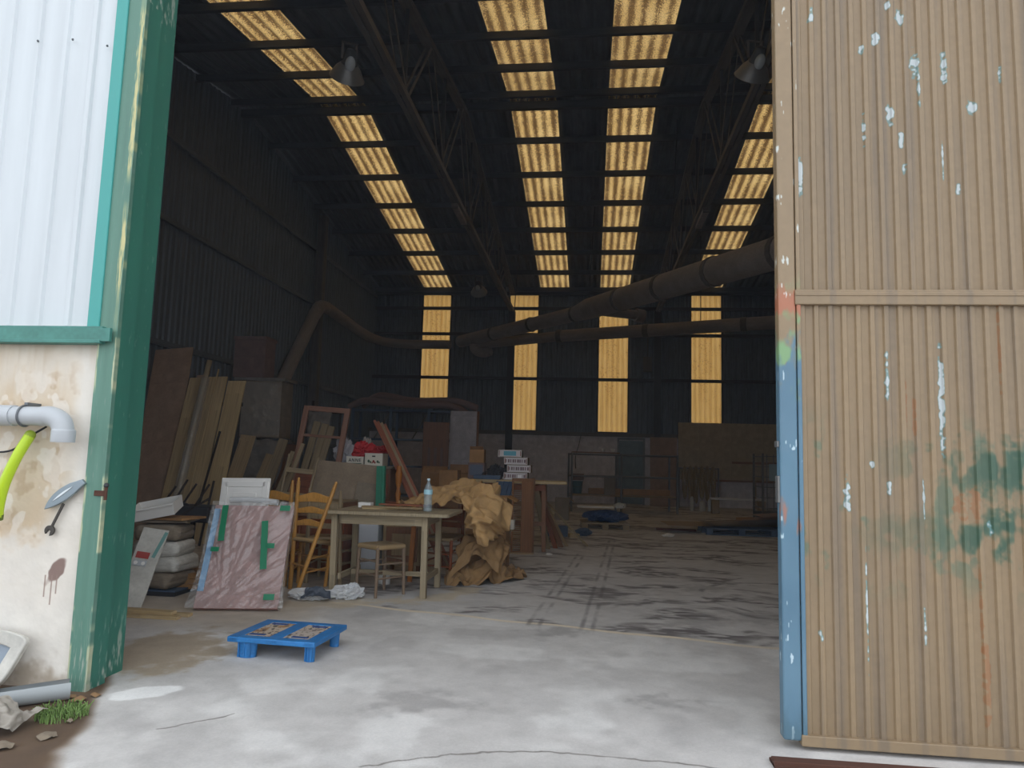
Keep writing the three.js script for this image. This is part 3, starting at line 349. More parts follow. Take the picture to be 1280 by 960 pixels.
{ const gs = [], r2 = mulberry(31); for (let i = 0; i < 260; i++) { const a = r2() * 6.28, q = Math.sqrt(r2()), x = -2.55 + 0.12 * q * Math.cos(a), z = -3.38 + 0.12 * q * Math.sin(a), l = 0.02 + 0.035 * r2(), d = r2() * 6.28, k = 0.03 * r2(); gs.push(tube([[x, 0, z], [x + k * 0.4 * Math.cos(d), l * 0.7, z + k * 0.4 * Math.sin(d)], [x + k * Math.cos(d), l, z + k * Math.sin(d)]], 0.0025, 3, 3)); } const o = solo('grass_tuft', 'small green grass tuft growing in the soil by the wall foot', 'grass', merge(gs), std(0x728f4c, 0.8)); o.userData.kind = 'stuff'; }
{ const r3 = mulberry(77), gm = new THREE.IcosahedronGeometry(1, 1); for (const [x, z, r, k] of [[-2.42, -3.12, 0.035, 0], [-2.62, -3.58, 0.03, 1], [-2.7, -3.6, 0.04, 1], [-2.58, -3.66, 0.022, 1], [-2.52, -2.98, 0.04, 0], [-2.45, -3.3, 0.015, 0]]) { const s = solo(k ? 'dry_leaf' : 'paper_scrap', { 0.035: 'dirty paper scrap on the soil beside the grass tuft', 0.03: 'curled dry leaf nearest the broken pipe end', 0.04: k ? 'largest curled dry leaf at the foot of the green frame' : 'larger dirty paper scrap on bare soil below the crumpled sheeting', 0.022: 'small curled dry leaf at the foot of the green frame', 0.015: 'tiny paper scrap on the soil by the concrete edge' }[r], k ? 'leaf' : 'scrap', patch([[[-r, 0.004, -r], [0, 0.012, -r * 1.2], [r, 0.003, -r * 0.6]], [[-r * 1.1, 0.012, 0], [0, 0.022, 0], [r * 1.2, 0.01, 0]], [[-r * 0.8, 0.004, r], [0, 0.01, r * 1.1], [r, 0.008, r]]], 8, 8, 0.006, 30, 5), k ? std(0x8a6b4a, 0.9, { side: THREE.DoubleSide }) : M.cardGrey, k ? 'dry leaves at the frame foot' : 'paper scraps on the soil'); s.position.set(x, 0.002, z); s.rotation.y = r3() * 6; } }

// ---------- blue plastic pallet ----------
{ const t = thing('plastic_pallet', 'small blue plastic pallet with worn brown deck inserts on the open concrete', 'pallet', [-1.98, 0, -4.72], -0.06), W = 0.6, D = 0.52, H = 0.135, m = M.bluePal;
  for (const x of [-W / 2 + 0.04, 0, W / 2 - 0.04]) part('deck_bar', bx(x ? 0.08 : 0.09, 0.035, D, x, H - 0.0175, 0, 0.008), m, t); for (const z of [-D / 2 + 0.035, D / 2 - 0.035]) part('deck_bar', bx(W - 0.02, 0.034, 0.07, 0, H - 0.0175, z, 0.008), m, t);
  for (const x of [-0.148, 0.148]) { const p = part('deck_insert', bx(0.22, 0.02, D - 0.14, x, H - 0.014, 0), std(0xffffff, 0.9, { map: dataTex(128, 128, (u, v) => { const a = fbm(u * 5, v * 5, 4, x > 0 ? 700 : 710), b = fbm(u * 14, v * 14, 3, 720); let c = mix3([190, 170, 146], [168, 158, 152], a * (x > 0 ? 1.6 : 0.7)); c = mix3(c, [150, 106, 66], sm(0.55, 0.7, a) * (x > 0 ? 0.2 : 0.8)); return mix3(c, [74, 66, 64], sm(0.64, 0.7, b)); }, [0.22, 0.38]) }), t); for (const z of [-0.15, 0.15]) part('grip_hole', bx(0.11, 0.006, 0.03, x, H - 0.003, z, 0.002), std(0x1d3f73, 0.7), p); }
  for (const x of [-0.19, 0.24]) for (const z of [-0.19, 0.19]) { const w = x < 0 ? 0.13 : 0.07, f = part('foot', new THREE.CylinderGeometry(w * 0.52, w * 0.46, H - 0.03, 16).scale(1, 1, 0.7).translate(x, (H - 0.03) / 2, z), m, t); if (z > 0) for (const k of [-0.3, 0, 0.3]) part('foot_rib', bx(0.008, H - 0.04, 0.01, x + k * w, (H - 0.03) / 2, z + w * 0.34, 0.002), m, f); }
}

// ---------- chairs, stool, table ----------
function ladderChair(label, pl, pr, fl, fr, seatH, mw, mr, rails = 3, wavy = true, group) {
  const t = thing('ladder_back_chair', label, 'chair', [0, 0, 0], 0, group), P = [pl, pr].map(([a, b]) => [A(a), A(b)]), F = [fl, fr].map(([a, b]) => [A(a), A(b)]);
  for (const [top, bot] of P) { const p = part('back_post', rod(bot, top, 0.022, 0.019, 12), mw, t), d = top.clone().sub(bot).normalize(), q = new THREE.Quaternion().setFromUnitVectors(V(0, 1, 0), d); const f = part('finial', lathe([[0, 0.055], [0.008, 0.052], [0.012, 0.042], [0.009, 0.03], [0.015, 0.02], [0.012, 0.008], [0.017, 0]], 12), mw, p); f.position.copy(top); f.quaternion.copy(q); f.scale.setScalar(1.25); }
  for (const [top, bot] of F) part('front_leg', rod(bot, top, 0.018, 0.019, 12), mw, t);
  const at = (l, h) => { const [top, bot] = l; return bot.clone().lerp(top, (h - bot.y) / (top.y - bot.y)); }, H = Math.min(P[0][0].y, P[1][0].y);
  for (let k = 0; k < rails; k++) { const h = H - 0.1 - k * (H - seatH - 0.14) / rails, a = at(P[0], h), b = at(P[1], h), n = b.clone().sub(a), L = n.length(); const s = new THREE.Shape(); const hh = k ? 0.03 : 0.042; s.moveTo(0, -hh); if (wavy) { s.quadraticCurveTo(L / 2, -hh + 0.025, L, -hh); s.lineTo(L, hh * 0.4); s.bezierCurveTo(L * 0.8, hh * 0.5, L * 0.7, hh * 1.2, L * 0.5, hh * 1.3); s.bezierCurveTo(L * 0.3, hh * 1.2, L * 0.2, hh * 0.5, 0, hh * 0.4); } else { s.lineTo(L, -hh); s.lineTo(L, hh * 0.6); s.lineTo(0, hh * 0.6); }
    const g = new THREE.ExtrudeGeometry(s, { depth: 0.012, bevelEnabled: true, bevelSize: 0.003, bevelThickness: 0.003, bevelSegments: 1, curveSegments: 10 }).translate(0, 0, -0.006); const X = n.clone().normalize(), Y = P[0][0].clone().sub(P[0][1]).normalize(), Z = X.clone().cross(Y).normalize(), Y2 = Z.clone().cross(X); g.applyMatrix4(new THREE.Matrix4().makeBasis(X, Y2, Z).setPosition(a)); part('back_slat', g, mw, t); }
  const c = [at(P[0], seatH), at(P[1], seatH), F[1][0].clone(), F[0][0].clone()], mid = c.reduce((s, p) => s.add(p.clone().multiplyScalar(0.25)), V(0, 0, 0)), seatGs = []; const up = V(0, 0.012, 0), dn = V(0, -0.02, 0);
  const row = (a, b, o) => [a.clone().add(o), a.clone().lerp(b, 0.5).add(o).add(V(0, o.y * 0.3, 0)), b.clone().add(o)]; const m1 = c[0].clone().lerp(c[3], 0.5), m2 = c[1].clone().lerp(c[2], 0.5); seatGs.push(patch([row(c[0], c[1], up), row(m1, m2, V(0, 0, 0)), row(c[3], c[2], up)], 14, 14, 0.002, 40, 3), patch([row(c[0], c[1], dn), row(m1, m2, dn), row(c[3], c[2], dn)], 8, 8)); for (let i = 0; i < 4; i++) seatGs.push(rod(c[i], c[(i + 1) % 4], 0.021, 0.021, 10)); const mr2 = mr; mr2.side = THREE.DoubleSide; part('seat', merge(seatGs), mr2, t);
  const L4 = [P[0], P[1], F[1], F[0]]; for (let i = 0; i < 4; i++) for (const h of i === 0 ? [0.25] : [0.16 + (i % 2) * 0.03, 0.29 + (i % 2) * 0.03]) part('stretcher', rod(at(L4[i], h), at(L4[(i + 1) % 4], h), 0.01, 0.01, 8), mw, t);
  return t;
}
ladderChair('golden wooden ladder-back chair with rush seat, tilted sideways next to the plastic-wrapped panel', [[-2.82, 1.02, -6.72], [-2.9, 0, -6.86]], [[-2.45, 0.99, -6.7], [-2.735, 0, -6.62]], [[-2.92, 0.45, -7.12], [-2.95, 0, -7.16]], [[-2.575, 0.43, -7.02], [-2.62, 0, -7.06]], 0.49, M.golden, M.rush);
ladderChair('golden ladder-back chair mostly hidden behind the plastic-wrapped panel and white cabinet door', [[-3.42, 0.98, -7.05], [-3.42, 0, -7.0]], [[-3.0, 0.98, -7.0], [-3.0, 0, -6.95]], [[-3.44, 0.45, -7.45], [-3.44, 0, -7.47]], [[-3.0, 0.45, -7.4], [-3.0, 0, -7.42]], 0.46, M.golden, M.rush);
ladderChair('weathered grey-brown ladder-back chair behind the golden tilted chair', [[-2.9, 0.9, -7.22], [-2.88, 0, -7.2]], [[-2.56, 0.88, -7.2], [-2.52, 0, -7.2]], [[-2.9, 0.44, -7.58], [-2.9, 0, -7.6]], [[-2.5, 0.44, -7.58], [-2.5, 0, -7.6]], 0.45, M.greyWood, M.rushGrey, 3, false);
ladderChair('orange-stained ladder-back chair standing behind the table under the kraft paper', [[-1.72, 0.82, -8.15], [-1.72, 0, -8.15]], [[-1.42, 0.82, -8.05], [-1.42, 0, -8.05]], [[-1.78, 0.44, -7.72], [-1.78, 0, -7.7]], [[-1.46, 0.44, -7.62], [-1.46, 0, -7.6]], 0.45, M.cherry, M.rushGrey, 3, false);
{ const t = thing('rush_stool', 'low grey wooden stool with a rush seat beside the white table leg', 'stool', [-1.99, 0, -6.8], 0), mw = woodM(0x8f7a66), L = [[0.03, 0.2], [0.23, -0.05], [-0.02, -0.24], [-0.22, 0.02]].map(([x, z]) => [V(x, 0, z), V(x * 0.93, 0.455, z * 0.93)]);
  for (const [b, p] of L) part('leg', rod(b, p, 0.015, 0.019, 12), mw, t); const c = L.map(l => l[1]); for (let i = 0; i < 4; i++) for (const h of [0.17 + (i % 2) * 0.03, 0.3 + (i % 2) * 0.03]) { const f = q => L[q][0].clone().lerp(L[q][1], h / 0.455); part('stretcher', rod(f(i), f((i + 1) % 4), 0.009, 0.009, 8), mw, t); }
  const gs = [], o = V(0, 0.015, 0), row = (a, b) => [a.clone().add(o), a.clone().lerp(b, 0.5).add(o), b.clone().add(o)]; gs.push(patch([row(c[0], c[1]), row(c[0].clone().lerp(c[3], 0.5), c[1].clone().lerp(c[2], 0.5)), row(c[3], c[2])], 14, 14, 0.004, 30, 3)); for (let i = 0; i < 4; i++) gs.push(rod(c[i], c[(i + 1) % 4], 0.024, 0.024, 12)); part('seat', merge(gs), M.rushGrey, t); }
{ const t = thing('work_table', 'dusty pale wooden table carrying boards and the water bottle', 'table', [-1.88, 0, -7.0]), m = M.oldTable;
  const s = new THREE.Shape(); s.moveTo(-0.57, -0.4); s.lineTo(0.5, -0.4); s.quadraticCurveTo(0.58, -0.38, 0.58, -0.3); s.lineTo(0.58, 0.36); s.quadraticCurveTo(0.57, 0.42, 0.5, 0.42); s.lineTo(-0.57, 0.42); part('tabletop', new THREE.ExtrudeGeometry(s, { depth: 0.022, bevelEnabled: true, bevelSize: 0.006, bevelThickness: 0.005, bevelSegments: 2 }).rotateX(Math.PI / 2).translate(0, 0.785, 0), m, t);
  for (const [x, z] of [[0.34, 0.31], [0.34, -0.31], [-0.54, 0.31], [-0.54, -0.31]]) part('leg', beam([x + 0.01, 0, z], [x, 0.76, z], 0.058, 0.058, V(1, 0, 0), 0.006), m, t);
  part('apron', bx(0.8, 0.09, 0.022, -0.07, 0.71, 0.32), m, t); part('apron', bx(0.8, 0.09, 0.022, -0.07, 0.71, -0.32), m, t); part('apron', bx(0.022, 0.09, 0.6, 0.34, 0.71, 0), m, t); part('apron', bx(0.022, 0.09, 0.6, -0.48, 0.71, 0), m, t);
  part('stretcher', bx(0.8, 0.045, 0.025, -0.07, 0.17, -0.02), m, t); part('stretcher', bx(0.03, 0.05, 0.6, 0.345, 0.17, 0), m, t); part('stretcher', bx(0.03, 0.05, 0.6, -0.475, 0.17, 0), m, t); }
const onTable = 0.792;
[[-1.95, -6.95, 0.55, 0.1, 0.15, M.paleWood, 'pale thin lath'], [-1.92, -6.9, 0.62, 0.07, -0.05, M.tan, 'long narrow tan lath'], [-1.85, -7.08, 0.5, 0.09, 0.05, M.redWood, 'reddish lath']].forEach(([x, z, l, w, a, m, n], i) => { const o = solo('wood_lath', `${n} lying on the table beside the bottle`, 'lath', bx(l, 0.016, w, 0, 0.008, 0, 0.003), m, 'laths on the table'); o.position.set(x, onTable + i * 0.0165, z); o.rotation.y = a; });
{ const o = solo('white_block', 'small white block lying among the laths on the table', 'block', bx(0.13, 0.05, 0.1, 0, 0.026, 0, 0.004), M.white); o.position.set(-2.26, onTable, -7.12); }
{ const t = thing('water_bottle', 'clear plastic water bottle standing on the dusty table', 'bottle', [-1.56, onTable, -6.86]); const pr = [[0.0, 0], [0.038, 0.002], [0.042, 0.012]]; for (let i = 0; i < 7; i++) pr.push([0.0415, 0.03 + i * 0.018], [0.039, 0.039 + i * 0.018]); pr.push([0.042, 0.165], [0.042, 0.2], [0.038, 0.225], [0.026, 0.255], [0.015, 0.275], [0.013, 0.29], [0.013, 0.3]);
  part('bottle_body', lathe(pr, 28), phys(0xe8f4fa, 0.08, { transmission: 0.82, thickness: 0, side: THREE.DoubleSide }), t); part('cap', lathe([[0.0, 0.318], [0.015, 0.317], [0.016, 0.3], [0.013, 0.3]], 20), std(0xc8dbe6, 0.4), t); part('label', new THREE.CylinderGeometry(0.0428, 0.0428, 0.045, 28, 1, true).translate(0, 0.188, 0), std(0xa9d6e4, 0.4, { side: THREE.DoubleSide }), t); }
// kraft paper
solo('kraft_paper', 'tan kraft paper sheet lying humped over the back of the table', 'paper', (patch([[[-2.02, 0.83, -7.6], [-1.78, 0.95, -7.85], [-1.5, 1.06, -8.0], [-1.2, 1.05, -8.05]], [[-1.98, 0.83, -7.35], [-1.75, 0.9, -7.5], [-1.48, 1.0, -7.6], [-1.2, 1.02, -7.65]], [[-1.9, 0.815, -7.2], [-1.68, 0.83, -7.22], [-1.45, 0.86, -7.25], [-1.25, 0.9, -7.3]]], 60, 56, 0.06, 5, 11)), M.kraft);
solo('kraft_paper', 'big crumpled kraft paper bundle hanging off the table end', 'paper', (patch([[[-1.5, 0.96, -7.7], [-1.38, 1.05, -7.78], [-1.22, 1.07, -7.84], [-1.1, 1.05, -7.88], [-1.0, 1.0, -7.9]], [[-1.45, 0.9, -7.38], [-1.34, 0.96, -7.34], [-1.18, 0.98, -7.34], [-1.02, 0.93, -7.44], [-0.92, 0.84, -7.62]], [[-1.3, 0.76, -7.3], [-1.24, 0.74, -7.2], [-1.12, 0.72, -7.18], [-0.98, 0.69, -7.3], [-0.88, 0.62, -7.52]], [[-1.25, 0.62, -7.36], [-1.18, 0.52, -7.28], [-1.08, 0.45, -7.3], [-0.97, 0.5, -7.4], [-0.89, 0.55, -7.58]]], 72, 70, 0.11, 4.5, 17)), M.kraft);
solo('kraft_paper', 'brown paper sheet tented over the heap below the hanging kraft bundle', 'paper', (patch([[[-1.4, 0.36, -7.75], [-1.2, 0.5, -7.8], [-1.0, 0.52, -7.85], [-0.85, 0.4, -7.9]], [[-1.38, 0.28, -7.55], [-1.22, 0.46, -7.55], [-1.02, 0.47, -7.6], [-0.86, 0.34, -7.7]], [[-1.42, 0.06, -7.45], [-1.2, 0.3, -7.42], [-1.04, 0.26, -7.46], [-0.9, 0.08, -7.55]]], 56, 50, 0.07, 5, 23)), M.kraftDark);
solo('kraft_paper', 'crumpled brown paper heap lying on the floor at the table end', 'paper', (patch([[[-1.5, 0.03, -7.75], [-1.25, 0.12, -7.85], [-1.0, 0.14, -8.05], [-0.7, 0.05, -8.25]], [[-1.5, 0.08, -7.55], [-1.25, 0.14, -7.6], [-1.0, 0.12, -7.8], [-0.72, 0.12, -8.1]], [[-1.5, 0.02, -7.4], [-1.25, 0.03, -7.42], [-1.0, 0.03, -7.6], [-0.7, 0.02, -8.0]]], 70, 50, 0.1, 6, 29)), M.kraftDark);
{ const t = thing('carton', 'brown carton standing under the hanging kraft paper bundle', 'carton', [-1.14, 0, -8.15]); part('body', bx(0.46, 0.9, 0.4, 0, 0.45, 0, 0.006), M.card, t); part('flap', beam([0.23, 0.9, 0], [0.33, 0.85, 0], 0.38, 0.006, V(0, 0, 1)), M.card, t); }
// plastic-wrapped panel
function leanFrame(name, label, cat, base, top, side, group) { const t = thing(name, label, cat, base, 0, group), y = A(top).clone().sub(A(base)), L = y.length(); y.normalize(); const z = A(side).clone().cross(y).normalize(), x = y.clone().cross(z).normalize(); t.quaternion.setFromRotationMatrix(new THREE.Matrix4().makeBasis(x, y, z)); return [t, L]; }
{ const [t, L] = leanFrame('wrapped_tabletop', 'furniture panel wrapped in wrinkled clear plastic with green tape', 'tabletop', [-2.9, 0.005, -5.78], [-2.98, 0.84, -6.18], [0.98, 0, -0.19]), W = 0.68;
  part('panel_core', bx(W, L - 0.02, 0.05, 0, L / 2, 0, 0.004), dustM(0xbd938c), t); part('edge_strip', bx(0.05, L - 0.2, 0.008, -W / 2 + 0.03, L / 2 + 0.05, 0.032), std(0x6fa5cf, 0.5), t);
  const g0 = []; for (let j = 0; j <= 3; j++) { const r = []; for (let i = 0; i <= 5; i++) r.push([(i / 5 - 0.5) * (W + 0.03 + (j === 0 ? 0.08 : 0)), L * j / 3 * 1.01, 0.045 + (j === 0 ? 0.02 : 0)]); g0.push(r); }
  const film = patch(g0, 120, 120), P = film.attributes.position; for (let k = 0; k < P.count; k++) { const x = P.getX(k), y = P.getY(k), a = Math.atan2(y - 0.06, x + 0.12), q = Math.hypot(x + 0.12, y - 0.06); const rad = Math.abs(fbm(a * 7, q * 1.2, 2, 61) - 0.5) * 2, dia = Math.abs(fbm((x + y) * 3, (x - y) * 14, 3, 67) - 0.5) * 2; P.setZ(k, P.getZ(k) + 0.036 * rad * Math.min(1, q * 2.5) + 0.03 * dia); } film.computeVertexNormals(); part('plastic_film', film, M.film, t);
  part('plastic_film', patch([[[W / 2 + 0.01, 0, 0.045], [W / 2 + 0.02, L / 2, 0.045], [W / 2 + 0.01, L, 0.045]], [[W / 2 + 0.025, 0, -0.03], [W / 2 + 0.015, L / 2, -0.03], [W / 2 + 0.015, L, -0.03]]], 40, 8, 0.01, 9, 5), M.film, t);
  const tp = (u0, v0, u1, v1, w) => part('green_tape', beam([(u0 - 0.5) * W, v0 * L, 0.112], [(u1 - 0.5) * W, v1 * L, 0.112], w, 0.002, Math.abs(v1 - v0) < 0.01 ? V(0, 1, 0) : V(1, 0, 0)), M.tape, t); tp(0.17, 0.95, 0.2, 0.6, 0.05); tp(0.1, 0.52, 0.2, 0.52, 0.04); tp(0.7, 0.8, 0.78, 0.34, 0.055); tp(0.76, 0.56, 0.87, 0.56, 0.045); tp(0.86, 0.93, 0.99, 0.93, 0.05); tp(0.84, 0.09, 0.97, 0.09, 0.05); }
{ const [t, L] = leanFrame('panelled_board', 'white framed cabinet door leaning behind the plastic-wrapped panel', 'door', [-3.2, 0.0, -6.3], [-3.24, 1.07, -6.5], [0.98, 0, -0.1]); part('door_board', bx(0.46, L, 0.022, 0, L / 2, 0, 0.004), M.white, t); for (const s of [-1, 1]) { part('raised_frame', bx(0.05, L - 0.06, 0.012, s * 0.19, L / 2, 0.014, 0.003), M.white, t); part('raised_frame', bx(0.38, 0.05, 0.012, 0, L / 2 + s * (L / 2 - 0.06), 0.014, 0.003), M.white, t); } part('raised_field', bx(0.22, L - 0.28, 0.01, 0, L / 2, 0.014, 0.004), M.white, t); }
solo('bubble_wrap_roll', 'rolled sheet of clear plastic wrap lying behind the wrapped panel top edge', 'wrap', tube([[-3.3, 0.87, -6.33], [-3.1, 0.88, -6.35], [-2.86, 0.86, -6.37]], 0.028, 24, 12), M.filmGrey);
// plastic bag heap
{ const t = thing('plastic_bag', 'crumpled translucent plastic bag with black print on the floor before the chair', 'bag', [-2.52, 0, -6.42]); const g = blob(0.22, 0.1, 0.14, 0.28, 3, 41, 4); part('bag', g, M.filmGrey, t); part('bag_folds', patch([[[-0.05, 0.08, 0.1], [0.1, 0.13, 0.08], [0.22, 0.09, 0.08]], [[-0.03, 0.03, 0.16], [0.1, 0.06, 0.16], [0.24, 0.03, 0.12]]], 24, 16, 0.03, 14, 3), std(0x3c4450, 0.6, { side: THREE.DoubleSide }), t); }
{ const t = thing('plastic_bag', 'pale crumpled plastic bag on the floor under the rush stool', 'bag', [-2.2, 0, -6.52]); part('bag', blob(0.17, 0.13, 0.13, 0.3, 3, 47, 4), M.filmGrey, t); part('bag_mouth', blob(0.05, 0.05, 0.05, 0.3, 4, 49, 2).translate(0.05, 0.1, 0), M.filmGrey, t); }
solo('white_canister', 'short white plastic canister on the floor under the table', 'canister', lathe([[0, 0], [0.06, 0], [0.065, 0.01], [0.065, 0.1], [0.05, 0.12], [0.025, 0.125], [0.025, 0.14], [0, 0.14]], 24).translate(-2.1, 0, -7.35), M.white);
// furniture behind the table
{ const t = thing('cabinet', 'reddish-brown slatted cabinet beside the table under the wooden tray', 'cabinet', [-3.0, 0, -7.95]); part('body', bx(0.62, 0.6, 0.46, 0, 0.33, -0.02, 0.006), M.cherry, t); for (let i = 0; i < 5; i++) part('slat', bx(0.11, 0.54, 0.014, -0.24 + i * 0.12, 0.33, 0.218, 0.004), M.cherry, t); part('top', bx(0.66, 0.025, 0.5, 0, 0.645, 0, 0.005), M.darkWood, t); for (const x of [-0.27, 0.27]) part('leg', bx(0.05, 0.04, 0.05, x, 0.02, 0.18), M.darkWood, t); }
{ const t = thing('wooden_tray', 'shallow brown wooden tray lying on the slatted cabinet', 'tray', [-3.0, 0.66, -7.92], -0.06); part('base', bx(0.6, 0.012, 0.42, 0, 0.006, 0), M.tan, t); for (const s of [-1, 1]) { part('side', bx(0.62, 0.13, 0.016, 0, 0.065, s * 0.21, 0.003), M.tan, t); part('side', bx(0.016, 0.13, 0.42, s * 0.302, 0.065, 0, 0.003), M.darkWood, t); } part('lid', bx(0.63, 0.014, 0.44, 0, 0.138, 0, 0.003), M.greyWood, t); }
{ const t = thing('white_cabinet', 'plain white cabinet standing behind the table beside the slatted one', 'cabinet', [-2.5, 0, -8.1]); part('body', bx(0.3, 0.6, 0.4, 0, 0.31, 0, 0.006), std(0xc9cdd3, 0.5), t); part('door', bx(0.29, 0.57, 0.014, 0, 0.31, 0.208, 0.004), std(0xced3da, 0.45), t); part('plinth', bx(0.28, 0.02, 0.36, 0, 0.01, 0), M.darkSteel, t); }
{ const t = thing('nightstand', 'old brown nightstand with a raised panel door under the table', 'nightstand', [-2.08, 0, -8.1]); part('body', bx(0.44, 0.5, 0.36, 0, 0.36, 0, 0.006), M.tan, t); part('top', bx(0.5, 0.03, 0.4, 0, 0.625, 0, 0.006), M.darkWood, t); const d = part('door', bx(0.36, 0.38, 0.016, 0, 0.34, 0.186, 0.004), M.darkWood, t); part('raised_panel', bx(0.22, 0.24, 0.014, 0, 0.34, 0.2, 0.005), M.tan, d); for (const x of [-0.19, 0.19]) for (const z of [-0.15, 0.15]) part('leg', bx(0.04, 0.11, 0.04, x, 0.055, z), M.darkWood, t); }
board('timber_post', 'orange square timber leaning up under the back of the table', 'post', [-1.88, 0, -7.55], [-1.84, 0.7, -7.5], 0.05, 0.03, M.orange);
{ const [t, L] = leanFrame('board', 'large dusty tan board leaning behind the slatted cabinet and tray', 'board', [-3.08, 0, -8.45], [-3.0, 1.22, -8.72], [1, 0, -0.05], 'tan boards behind the cabinets'); part('sheet', bx(0.9, L, 0.02, 0, L / 2, 0, 0.003), M.mdf, t); part('edge_strip', bx(0.02, L, 0.026, 0.44, L / 2, 0, 0.003), M.greyWood, t); }
board('board', 'narrower tan board leaning in front of the large dusty board', 'board', [-2.78, 0, -8.36], [-2.68, 0.98, -8.58], 0.32, 0.018, M.cardGrey, [1, 0, -0.05], 'tan boards behind the cabinets');
{ const [t, L] = leanFrame('broken_chair', 'bare grey weathered chair back leaning on the tan boards', 'chair', [-3.6, 0.0, -8.12], [-3.5, 1.28, -8.45], [0.98, 0, 0.05]); for (const s of [-0.19, 0.19]) { part('post', rod([s * 0.9, 0, 0], [s, L, 0], 0.02, 0.015, 10), M.greyWood, t); part('finial', new THREE.SphereGeometry(0.02, 10, 8).translate(s, L + 0.01, 0), M.greyWood, t); } for (const h of [0.55, 0.85, 1.15]) part('rail', bx(0.37, 0.06, 0.014, 0, h, 0, 0.003), M.greyWood, t); }
board('grey_strut', 'thin weathered grey strut leaning beside the bare chair back', 'strut', [-4.0, 0, -8.5], [-3.68, 1.45, -8.85], 0.05, 0.03, M.greyWood); board('grey_strut', 'longer weathered strut with a rough top leaning left of the red frame', 'strut', [-4.3, 0, -9.0], [-3.98, 1.35, -9.25], 0.06, 0.03, M.greyWood);
{ const t = thing('green_post', 'green painted steel channel standing upright beside the tan boards', 'post', [-2.48, 0, -8.42]); t.rotation.z = 0.02; part('flange', bx(0.1, 1.2, 0.012, 0, 0.6, 0.03, 0.003), M.greenPost, t); for (const s of [-1, 1]) part('web', bx(0.012, 1.2, 0.06, s * 0.046, 0.6, 0, 0.003), M.greenPost, t); part('rib', bx(0.02, 1.2, 0.014, 0.012, 0.6, 0.04, 0.003), M.greenPost, t); }
{ const [t, L] = leanFrame('window_sash', 'open reddish-brown wooden frame with a crossbar standing behind the boards', 'sash', [-3.78, 0.0, -9.2], [-3.67, 1.98, -9.6], [1, 0, 0]); for (const s of [-1, 1]) part('stile', bx(0.075, L, 0.04, s * 0.3, L / 2, 0, 0.005), M.pink, t); part('top_rail', bx(0.53, 0.07, 0.04, 0, L - 0.035, 0, 0.005), M.pink, t); part('crossbar', bx(0.53, 0.035, 0.03, 0, L - 0.42, 0, 0.004), M.pink, t); part('bottom_rail', bx(0.53, 0.3, 0.03, 0, L - 1.1, 0, 0.004), M.redWood, t); }
for (const [i, dx] of [[0, 0], [1, 0.11], [2, 0.2]]) board('grey_board', ['greyest rough board seen through the red wooden frame', 'middle rough grey board seen through the red wooden frame', 'slimmer rough grey board leaning inside the red frame opening'][i], 'board', [-4.3 + dx * 0.9, 0, -9.8 - i * 0.03], [-4.0 + dx, 1.8 - i * 0.03, -10.1 - i * 0.03], 0.1, 0.025, M.greyWood, [1, 0, 0], 'grey boards behind the red frame');
{ const t = thing('old_dresser', 'dark low dresser behind the tan boards carrying cartons and red rags', 'dresser', [-3.12, 0, -9.75]); part('body', bx(0.86, 1.14, 0.5, 0, 0.58, 0, 0.008), M.darkWood, t); part('top', bx(0.92, 0.03, 0.56, 0, 1.165, 0, 0.006), M.cardGrey, t); for (let i = 0; i < 3; i++) { const d = part('drawer', bx(0.8, 0.3, 0.02, 0, 0.25 + i * 0.34, 0.255, 0.005), M.redWood, t); part('knob', new THREE.SphereGeometry(0.02, 10, 8).translate(0, 0.25 + i * 0.34, 0.28), M.steel, d); } }
const texCarton = (w, h, draw) => { const c = document.createElement('canvas'); c.width = w; c.height = h; draw(c.getContext('2d')); const t = new THREE.CanvasTexture(c); t.colorSpace = THREE.SRGBColorSpace; t.magFilter = THREE.LinearFilter; return t; };
{ const mk = (x, w, h, z, label, draw) => { const t = thing('fruit_carton', label, 'carton', [x, 1.18, z]); part('body', bx(w, h, 0.26, 0, h / 2, 0, 0.004), M.paper, t); part('printed_face', new THREE.PlaneGeometry(w - 0.008, h - 0.008).translate(0, h / 2, 0.1315), std(0xffffff, 0.8, { map: texCarton(256, 128, draw) }), t); part('rim', bx(w + 0.006, 0.012, 0.266, 0, h, 0), M.paper, t); };
  mk(-3.2, 0.24, 0.12, -9.62, 'white fruit carton with black lettering under the red rags', g => { g.fillStyle = '#d6d0c4'; g.fillRect(0, 0, 256, 128); g.fillStyle = '#33322f'; g.font = 'bold 70px sans-serif'; g.textAlign = 'center'; g.fillText('ANNE', 128, 72); g.fillStyle = '#2f5a44'; g.fillRect(20, 92, 216, 12); });
  mk(-2.93, 0.25, 0.17, -9.6, 'white fruit carton with a hand slot and red and green print', g => { g.fillStyle = '#dad4c4'; g.fillRect(0, 0, 256, 128); g.fillStyle = '#211d1a'; g.fillRect(104, 18, 48, 14); g.fillStyle = '#39523a'; for (const [x, y, r] of [[56, 78, 16], [84, 88, 12], [188, 82, 15], [212, 90, 10]]) { g.beginPath(); g.arc(x, y, r, 0, 7); g.fill(); } g.fillStyle = '#8c3328'; for (const [x, y, r] of [[128, 80, 15], [150, 92, 11], [108, 94, 9]]) { g.beginPath(); g.arc(x, y, r, 0, 7); g.fill(); } }); }
[[-3.15, 1.3, -9.7, 0.2, 0.24, 0], [-2.92, 1.36, -9.74, 0.17, 0.13, 1]].forEach(([x, y, z, r, h, i]) => { const o = solo('red_rag', i ? 'flatter red rag heap draped over the fruit carton with the hand slot' : 'tall bright red rag heap on the lettered fruit carton', 'rag', blob(r, h, r * 0.7, 0.4, 3.4, 81 + i * 7, 4), M.redRag); o.position.set(x, y - 0.02, z); });
